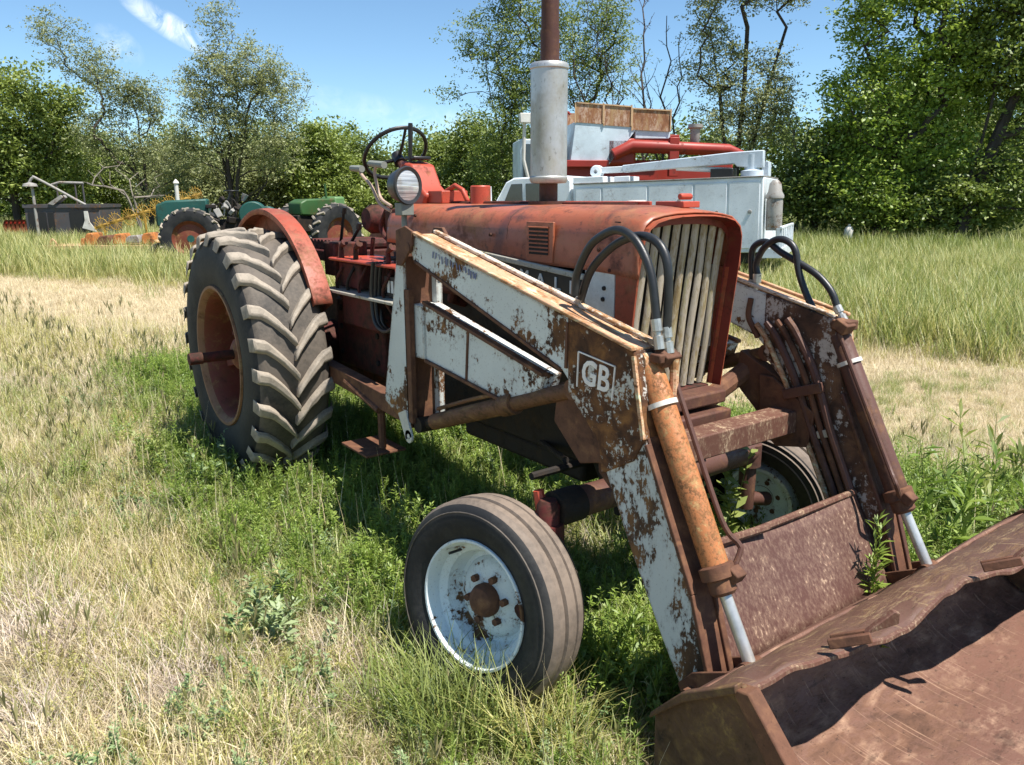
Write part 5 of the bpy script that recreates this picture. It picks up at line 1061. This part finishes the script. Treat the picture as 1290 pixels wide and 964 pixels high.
# the side that faces the camera is local +y
yc = 0.0   # near side plane; the body extends to local -y (away)
def tb(x0, x1, y0, y1, z0, z1, nm, mat, par=None, bev=.01): return MB().box((x0, y0, z0), (x1, y1, z1)).build(nm, M[mat], par or tr, bevel=bev)
bd = tb(0, 3.5, -2.25, 0, .72, 2.02, 'tool_body', 'truck_white', bev=.02)
for x0, x1, z0, z1 in ((.06, .58, .80, 1.95), (.62, 1.18, .80, 1.95), (1.22, 2.02, 1.30, 1.95), (2.06, 2.9, .8, 1.95), (2.94, 3.44, .8, 1.95)):
    dr = tb(x0, x1, 0, .022, z0, z1, 'locker_door', 'truck_white', bd, .006)
    MB().lathe([(0, .04), (.032, .038), (.036, .022)], 14, ((x0+.3*(x1-x0)), 0, z0+.55*(z1-z0))).build('latch', M['pale_metal'], dr)
tb(2.9, 3.5, -2.2, .0, 2.025, 2.15, 'headboard', 'truck_white', bd)
tb(0, 3.5, -2.26, .03, 2.02, 2.04, 'body_rail', 'pale_metal', bd, .004)
tb(.1, 3.4, -1.9, -.4, .5, .72, 'chassis', 'black', None)
bm_ = tb(-.34, 0, -2.2, -.02, .62, .80, 'rear_bumper', 'truck_white')
for k in range(7): MB().box((-.34, -2.15+k*.34, .80), (-.30, -2.09+k*.34, 1.12)).build('bumper_post', M['truck_white'], bm_, bevel=.004)
tb(-.34, -.29, -2.2, -.02, 1.12, 1.17, 'bumper_rail', 'truck_white', bm_)
MB().box((-.30, -.06, .80), (-.24, -.02, 1.14)).build('bumper_post', M['truck_white'], bm_)
tn = MB().lathe([(.0, 1.10), (.13, 1.10), (.14, 1.14), (.14, 1.60), (.13, 1.64), (.155, 1.65), (.155, 1.70), (.12, 1.76), (.10, 1.90), (.05, 1.96), (0, 1.96)], 24, (-.17, -.22, 0), 'z').build('gas_cylinder', M['pale_metal'], tr)
tag(tn); 
bwheel(tr, (1.0, -.25, .45), .46, .28, M['truck_white'], face=1); bwheel(tr, (1.0, -2.0, .45), .46, .28, M['truck_white'], face=-1)
# cab
cb = MB().prism([(3.6, .6), (6.6, .6), (6.65, 1.35), (5.4, 1.48), (4.98, 2.12), (4.8, 2.2), (3.72, 2.2), (3.6, 2.1)], -2.05, -.15).build('cab', M['truck_white'], tr, bevel=.03)
MB().prism([(3.95, 1.55), (4.55, 1.55), (4.55, 2.08), (4.02, 2.08)], -.16, -.138).build('side_window', M['glass'], cb, bevel=.01)
MB().prism([(4.62, 1.55), (5.12, 1.55), (4.86, 2.08), (4.62, 2.08)], -.16, -.138).build('side_window', M['glass'], cb, bevel=.01)
MB().prism([(5.40, 1.52), (5.42, 1.54), (4.99, 2.14), (4.97, 2.12)], -1.95, -.25).build('windscreen', M['glass'], cb)
MB().box((5.28, -.12, 1.55), (5.34, .10, 2.05)).build('door_mirror', M['truck_white'], cb, bevel=.01)
bwheel(tr, (5.9, -.35, .45), .46, .28, M['truck_white'], face=1)
MB().tube([(5.9, -1.9, .45), (5.9, -.3, .45)], .06, 10).build('axle', M['black'], tr)
MB().lathe([(.0, 2.34), (.10, 2.34), (.12, 2.3), (.12, 2.2)], 16, (4.2, -.8, 0), 'z').build('roof_beacon', M['panel_white'], cb)
# crane
cr = MB().lathe([(.20, 2.02), (.20, 2.14), (.13, 2.16), (.13, 2.42), (0, 2.42)], 20, (.25, -.35, 0), 'z').build('crane_post', M['crane_paint'], tr)
MB().prism([(.05, 2.18), (.5, 2.22), (.55, 2.27), (2.6, 2.21), (2.6, 2.34), (.6, 2.47), (.05, 2.48)], -.47, -.23).build('boom', M['crane_paint'], cr, bevel=.015)
MB().box((2.55, -.43, 2.215), (3.05, -.27, 2.325)).build('boom_extension', M['truck_white'], cr, bevel=.01)
MB().lathe([(.04, -.24), (.10, -.25), (.12, -.28), (.12, -.42), (.10, -.45), (.04, -.46)], 24, (3.13, 0, 2.25), closed=True).build('boom_sheave', M['truck_white'], cr)
MB().tube([(.6, -.35, 2.16), (1.6, -.35, 2.25)], .05, 12).build('boom_cylinder', M['truck_white'], cr)
MB().box((.55, -.6, 2.03), (.95, -.15, 2.2)).build('winch', M['black'], tr, bevel=.02); MB().box((.0, -1.0, 2.04), (.12, -.6, 2.30)).build('tail_box', M['crane_paint'], tr, bevel=.01)
MB().box((2.45, -.9, 2.04), (2.75, -.2, 2.14)).build('tool_tray', M['truck_white'], tr, bevel=.01)
# ---- combine behind the truck
g, d, s = frame(720, 21, 1, .12)
co = mroot('combine_harvester', 'red combine harvester with pale grain tank and rusty tank extension, standing behind the white truck', 'combine', g, d)
k_ = 21/FPX
def cx_(u): return (u-720)*k_
def cz_(v): return CAM[2]+(249-v)*k_*1.02
def cbx(u0, u1, v0, v1, y0, y1, nm, mat, par=None, bev=.015): return MB().box((cx_(u0), y0, cz_(v1)), (cx_(u1), y1, cz_(v0))).build(nm, M[mat], par or co, bevel=bev)
gt = MB().prism([(cx_(718), cz_(206)), (cx_(766), cz_(211)), (cx_(798), cz_(172)), (cx_(798), cz_(166)), (cx_(724), cz_(162))], 0, 2.2).build('grain_tank', M['tank_panel'], co, bevel=.01)
cbx(798, 842, 170, 181, .02, 2.2, 'tank_rim', 'tank_panel', gt)
for u0, u1, v0, v1 in ((723, 757, 141, 163), (758, 792, 143, 166), (793, 841, 147, 171)):
    ex = MB().prism([(cx_(u0), cz_(v1)), (cx_(u1), cz_(v1+2)), (cx_(u1), cz_(v0+2)), (cx_(u0), cz_(v0))], -.02, .02).build('tank_extension', M['tank_rust'], gt)
    for a in (u0, u1): MB().beam((cx_(a), -.03, cz_(v1+1)), (cx_(a), -.03, cz_(v0)), .03, .03, up=(0, 1, 0)).build('extension_frame', M['tan_paint'], ex)
    MB().beam((cx_(u0), -.03, cz_(v0)), (cx_(u1), -.03, cz_(v0+2)), .03, .03).build('extension_frame', M['tan_paint'], ex)
MB().box((cx_(723), 2.1, cz_(165)), (cx_(841), 2.14, cz_(143))).build('tank_extension', M['tank_rust'], gt)
cbx(700, 930, 205, 262, .3, 2.8, 'body', 'combine_red', None, .05)
cbx(762, 800, 180, 212, .0, .8, 'side_housing', 'combine_red', None, .08)
au = MB().tube([(cx_(770), -.1, cz_(200)), (cx_(792), -.12, cz_(190)), (cx_(915), -.1, cz_(194)), (cx_(932), -.1, cz_(200))], [.15, .17, .15, .12], 20).build('unloading_auger', M['combine_red'], co)
cbx(812, 855, 176, 186, .1, .9, 'engine_cover', 'combine_red'); cbx(838, 850, 180, 225, -.25, -.1, 'auger_bracket', 'combine_red')
cbx(705, 765, 206, 214, -.1, .1, 'ladder_rail', 'combine_red')
MB().lathe([(.0, cz_(163)), (.19, cz_(163)), (.19, cz_(167)), (.13, cz_(169)), (.12, cz_(184)), (.05, cz_(190))], 18, (cx_(878), .3, 0), 'z').build('air_intake', M['pale_metal'], co)
ex = cbx(658, 672, 152, 163, .2, .5, 'mirror', 'panel_white'); MB().tube([(cx_(664), .35, cz_(163)), (cx_(663), .35, cz_(205)), (cx_(672), .35, cz_(240))], .045, 8).build('mirror_post', M['panel_white'], co)
MB().tube([(cx_(716), .3, cz_(150)), (cx_(712), .3, cz_(205))], .03, 8).tube([(cx_(716), .3, cz_(150)), (cx_(720), .3, cz_(153))], .03, 8).build('grab_rail', M['combine_red'], co)
cbx(660, 715, 180, 240, .6, 2.2, 'cab', 'tank_panel', None, .04); MB().box((cx_(664), .56, cz_(228)), (cx_(711), .61, cz_(186))).build('cab_window', M['glass'], co)
bwheel(co, (cx_(700), .2, .8), .8, .5, M['yellow_paint'], face=-1); bwheel(co, (cx_(900), .2, .55), .55, .35, M['yellow_paint'], face=-1)
# ---- teal tractor
g, d, s = frame(262, 21, -1, -.25)
te = mroot('old_teal_tractor', 'old teal tractor with red wheel centre and pale exhaust pipe, behind the big rear tyre', 'tractor', g, d)
k_ = 21/FPX
# local +x is towards the left of the view, local +y faces ... the camera side is -? found from the frame
front = 1 if (te.matrix_world.to_3x3() @ Vector((0, 1, 0))).dot(Vector((-cy_, -sy_, 0))) > 0 else -1
Fy = front
def tx_(u): return -(u-262)*k_
def tz_(v): return CAM[2]+(249-v)*k_*1.02
MB().prism([(tx_(262), tz_(280)), (tx_(262), tz_(249)), (tx_(215), tz_(251)), (tx_(203), tz_(256)), (tx_(202), tz_(280)), (tx_(210), tz_(284))], -.26, .26).build('hood', M['teal'], te, bevel=.05)
MB().lathe([(.05, tz_(253)), (.05, tz_(232)), (.075, tz_(231)), (.06, tz_(229)), (0, tz_(226))], 14, (tx_(227), 0, 0), 'z').build('exhaust_pipe', M['panel_white'], te)
MB().prism([(tx_(300), tz_(300)), (tx_(205), tz_(300)), (tx_(205), tz_(278)), (tx_(300), tz_(272))], -.2, .2).build('engine_block', M['black_grime'], te, bevel=.03)
for k, (u, v, w, h_) in enumerate(((266, 258, .26, .10), (273, 266, .16, .24), (282, 258, .14, .16), (279, 250, .10, .12), (290, 264, .2, .1), (297, 259, .1, .16), (270, 275, .3, .12), (288, 274, .16, .2))):
    MB().box((-w/2, -.08, -h_/2), (w/2, .08, h_/2)).build('engine_part', M['pale_metal'] if k in (1, 2, 4) else M['black_grime'], te, loc=(tx_(u), Fy*.25, tz_(v)), rot=(.2*k, .5*math.sin(k*2.2), .3*k), bevel=.02)
for k in range(4): MB().tube(smooth_path([(tx_(262+k*9), Fy*.26, tz_(272-k)), (tx_(268+k*8), Fy*.3, tz_(256-2*k)), (tx_(275+k*8), Fy*.26, tz_(262+k))]), .022, 6).build('engine_pipe', M['black_grime'] if k % 2 else M['pale_metal'], te)
MB().tube([(tx_(314), -.45, tz_(268)), (tx_(314), .45, tz_(268))], .34, 24).tube([(tx_(330), -.4, tz_(272)), (tx_(330), .4, tz_(272))], .30, 24).build('fuel_tank', M['teal'], te, bevel=.03)
MB().tube([(tx_(282), Fy*.1, tz_(262)), (tx_(290), Fy*.1, tz_(240))], .03, 8).tube([(tx_(290)+.17*math.cos(a), Fy*.1+.17*math.sin(a), tz_(240)) for a in [i*math.pi/8 for i in range(17)]], .02, 6).build('steering_wheel', M['black'], te)
MB().tube([(tx_(302), 0, tz_(252)), (tx_(306), 0, tz_(244))], [.04, .09], 12).build('seat_knob', M['pale_metal'], te)
bwheel(te, (tx_(243), Fy*.72, .70), .74, .34, M['rimred'], ag=True, face=Fy, rr=.6); bwheel(te, (tx_(243), -Fy*.72, .70), .74, .34, M['rimred'], face=-Fy)
bwheel(te, (tx_(206), Fy*.5, .3), .30, .16, M['rimred'], face=Fy); MB().tube([(tx_(243), -.8, .7), (tx_(243), .8, .7)], .09, 12).build('axle_housing', M['teal'], te)
MB().beam((tx_(195), 0, .45), (tx_(215), 0, .45), .9, .06).build('front_bar', M['tan_paint'], te)
# ---- green tractor
g, d, s = frame(405, 22, .62, .78)
jd = mroot('green_tractor', 'small green tractor with a pale green upright tank, half hidden behind the far rear tyre', 'tractor', g, d); k_ = 22/FPX
jx = lambda u: (u-405)*k_/.66; jz = lambda v: CAM[2]+(249-v)*k_*1.02
MB().prism([(jx(378), jz(268)), (jx(378), jz(254)), (jx(384), jz(250)), (jx(416), jz(249)), (jx(416), jz(272))], -.28, .28).build('hood', M['jdgreen'], jd, bevel=.04)
MB().box((jx(411), -.3, jz(285)), (jx(422), .3, jz(247))).build('side_tank', M['jdpale'], jd, bevel=.06)
MB().box((jx(376), -.22, jz(288)), (jx(414), .22, jz(268))).build('engine_block', M['black_grime'], jd, bevel=.03)
MB().tube([(jx(410), 0, jz(250)), (jx(409), 0, jz(232))], .03, 8).build('exhaust_pipe', M['jdgreen'], jd)
for y in (-.85, .85): bwheel(jd, (jx(398), y, .76), .78, .36, M['rimred'], ag=True, face=math.copysign(1, y)); bwheel(jd, (jx(432), y*.8, .3), .3, .16, M['yellow_paint'], face=math.copysign(1, y))
MB().tube([(jx(398), -.85, .76), (jx(398), .85, .76)], .08, 10).build('axle_housing', M['jdgreen'], jd)
MB().tube([(jx(432), -.6, .3), (jx(432), .6, .3)], .05, 10).box((jx(414), -.1, .35), (jx(434), .1, .55)).build('front_axle', M['jdgreen'], jd)
# ---- black trailer with pipe frame
g, d, s = frame(77, 29, 1, .1); k_ = 29/FPX
bt = mroot('seed_wagon', 'charcoal box wagon with a diagonal unloading pipe on top, beneath the trees at the left', 'wagon', g, d); bx_ = lambda u: (u-77)*k_; bz_ = lambda v: CAM[2]+(249-v)*k_*1.02
bxo = MB().box((bx_(32), .0, bz_(293)), (bx_(120), 2.0, bz_(257))).build('wagon_box', M['charcoal'], bt, bevel=.03)
for a, b in ((36, 46), (48, 57), (59, 66)): MB().box((bx_(a), -.03, bz_(292)), (bx_(b), .0, bz_(264))).build('side_opening', M['black'], bxo, bevel=.01)
MB().box((bx_(85), -.04, bz_(290)), (bx_(102), .0, bz_(262))).build('side_opening', M['black'], bxo)
MB().prism([(bx_(99), bz_(283)), (bx_(116), bz_(288)), (bx_(108), bz_(276)), (bx_(107), bz_(263)), (bx_(103), bz_(263)), (bx_(103), bz_(274))], -.12, -.05).build('chute', M['panel_white'], bt)
MB().box((bx_(31), -.05, bz_(259)), (bx_(121), 2.05, bz_(255))).build('box_rail', M['charcoal'], bxo)
MB().tube(smooth_path([(bx_(42), 0, bz_(230)), (bx_(47), 0, bz_(224)), (bx_(54), 0, bz_(226)), (bx_(105), 0, bz_(256))]), .045, 10).build('unloading_pipe', M['pale_metal'], bt)
MB().tube([(bx_(45), 0, bz_(293)), (bx_(45), 0, bz_(230))], .05, 8).build('pipe_post', M['pale_metal'], bt)
MB().lathe([(0, bz_(229)), (.22, bz_(231)), (.25, bz_(234))], 16, (bx_(43), 0, 0), 'z').build('pipe_hood', M['pale_metal'], bt)
MB().tube([(bx_(60), .5, bz_(232)), (bx_(70), .5, bz_(229)), (bx_(98), .5, bz_(230))], .045, 8).build('canopy_bar', M['pale_metal'], bt)
for u in (66, 88, 97): MB().tube([(bx_(u), .5, bz_(257)), (bx_(u), .5, bz_(230))], .03, 6).build('canopy_post', M['charcoal'], bt)
MB().prism([(bx_(62), bz_(254)), (bx_(78), bz_(244)), (bx_(80), bz_(247)), (bx_(68), bz_(256))], -.1, .3).build('deflector', M['pale_metal'], bt)
for u in (45, 60, 108): bwheel(bt, (bx_(u), .1, .32), .34, .2, M['pale_metal'], face=-1)
# ---- orange implement
g, d, s = frame(130, 23, 1, .05); k_ = 23/FPX
om = mroot('rotary_mower', 'long low orange mower deck lying in the grass left of the teal tractor', 'mower', g, d); ox = lambda u: (u-130)*k_; oz = lambda v: CAM[2]+(249-v)*k_*1.02
MB().box((ox(48), 0, oz(309)), (ox(208), 1.2, oz(304))).build('deck', M['tan_paint'], om, bevel=.01)
for a, b, v0, v1, mt in ((92, 98, 295, 304, 'orange_paint'), (98, 110, 289, 304, 'orange_paint'), (112, 130, 292, 304, 'rust'), (132, 145, 290, 303, 'orange_paint'), (147, 166, 292, 302, 'pale_metal'), (167, 182, 289, 303, 'orange_paint')):
    w_2 = (b-a)*.18; MB().prism([(ox(a), oz(v1)), (ox(b), oz(v1)), (ox(b-w_2*.4), oz(v0+3)), (ox(b-w_2), oz(v0)), (ox(a+w_2*1.4), oz(v0+1)), (ox(a+w_2*.3), oz(v0+5))], .15, .8).build('gearbox' if mt == 'pale_metal' else 'deck_hood', M[mt], om, bevel=.03)
MB().tube([(ox(182), .3, oz(300)), (ox(205), .2, oz(303)), (ox(222), .1, oz(305))], .05, 8).build('drawbar', M['tan_paint'], om)
MB().tube(smooth_path([(ox(52), .3, oz(304)), (ox(56), .3, oz(297)), (ox(62), .3, oz(304))]), .03, 6).build('hitch_loop', M['tan_paint'], om)
# ---- yellow wheel rake
g, d, s = frame(180, 27, .88, .48)
ra = mroot('hay_rake', 'yellow wheel rake with a slanting row of spiked wheels behind the orange mower', 'rake', g, d)
k_ = 27/FPX; L0, L1 = -50*k_/.88, 60*k_/.88
MB().tube([(L0, 0, .75), (L1, 0, 1.85)], .05, 8).build('main_beam', M['yellow_paint'], ra)
for i in range(8):
    t = (i+.5)/8; x = L0+(L1-L0)*t; z = .75+1.1*t; rk = MB(); R = .34
    rk.tube([(x+.55*R*math.cos(a), -.15-.8*R*math.cos(a)*.4, z+R*math.sin(a)*.75) for a in [2*math.pi*j/20 for j in range(21)]], .012, 5)
    wh = rk.build('rake_wheel', M['yellow_paint'], ra); sp_ = MB()
    for j in range(16):
        a = 2*math.pi*j/16; p_ = Vector((x+.55*R*math.cos(a), -.15-.32*R*math.cos(a), z+R*math.sin(a)*.75)); c = Vector((x, -.15, z)); sp_.tube([c, p_, c+(p_-c)*1.3], .010, 4, cap=False)
    tag(sp_.build('tines', M['yellow_paint'], wh), kind='stuff')
for x in (L0+.3, 0, L1-.5): MB().tube([(x, .05, 0), (x, .05, .75+1.1*(x-L0)/(L1-L0))], .035, 6).build('stand', M['yellow_paint'], ra)
g, d, s = frame(16, 32, 1, 0)
rd = mroot('disc_harrow', 'low reddish implement in the grass at the far left edge', 'harrow', g, d)
MB().box((-.5, 0, .72), (.55, .06, .80)).box((-.5, .0, .4), (-.44, .06, .75)).build('frame_bar', M['combine_red'], rd, bevel=.01)
for i in range(6): MB().lathe([(.0, 0), (.2, .03), (.28, .07)], 16, (-.45+i*.17, .0, .62), 'x').build('disc', M['rimred'], rd)
g, d, s = frame(1073, 26, 1, 0)
jg = mroot('white_jug', 'small white plastic jug at the foot of the trees right of the truck', 'jug', g, d)
MB().lathe([(0, .35), (.12, .35), (.14, .4), (.14, .62), (.10, .70), (.04, .75), (.04, .80), (0, .80)], 16, ax='z').build('jug_body', M['panel_white'], jg)
# ---- far wood closing the horizon
def wood(name, label, D, n, hfun, lsize, mat, u0=-120, u1=1420, seed=0):
    r_ = np.random.default_rng(seed); nc = n//60; u = r_.uniform(u0, u1, nc); hmax = np.array([hfun(q) for q in u]); dd = D+r_.uniform(-2.5, 2.5, nc)
    z = hmax*r_.uniform(0, 1, nc)**.8; lx = (u-645)/FPX*dd; C0 = np.stack([CAM[0]+dd*cy_+lx*sy_, CAM[1]+dd*sy_-lx*cy_, z], 1)
    C_ = C0.repeat(60, 0)+r_.normal(size=(nc*60, 3))*[.55, .55, .45]; m_ = len(C_)
    nn = r_.normal(size=(m_, 3))*.75+[0, 0, 1]; d1 = np.cross(nn, r_.normal(size=(m_, 3))); d1 /= np.linalg.norm(d1, axis=1)[:, None]; d2 = np.cross(nn, d1); d2 /= np.linalg.norm(d2, axis=1)[:, None]; s_ = lsize*r_.uniform(.5, 1.3, (m_, 1))
    Q = np.stack([C_-d1*s_*.5, C_-d2*s_*.3, C_+d1*s_*.5, C_+d2*s_*.3], 1)
    ob = bpy.data.objects.new(name, leafmesh(name, Q, np.clip(r_.uniform(0, .55, nc).repeat(60)+r_.uniform(0, .45, m_), 0, 1), LM[mat])); COL.objects.link(ob); tag(ob, label, 'wood', kind='stuff')
wood('far_wood', 'far-off wood behind the hedge trees, one green mass along the horizon', 54, 150000,
     lambda u: float(np.interp(u, [-120, 0, 90, 200, 330, 420, 470, 560, 640, 760, 900, 1000, 1420], [6.2, 6, 5.4, 4.8, 5.4, 5.4, 4.6, 5.0, 6.0, 5.2, 5.5, 6, 8]))+.7*math.sin(u*.06)+.4*math.sin(u*.17), .30, 't_mid', seed=3)
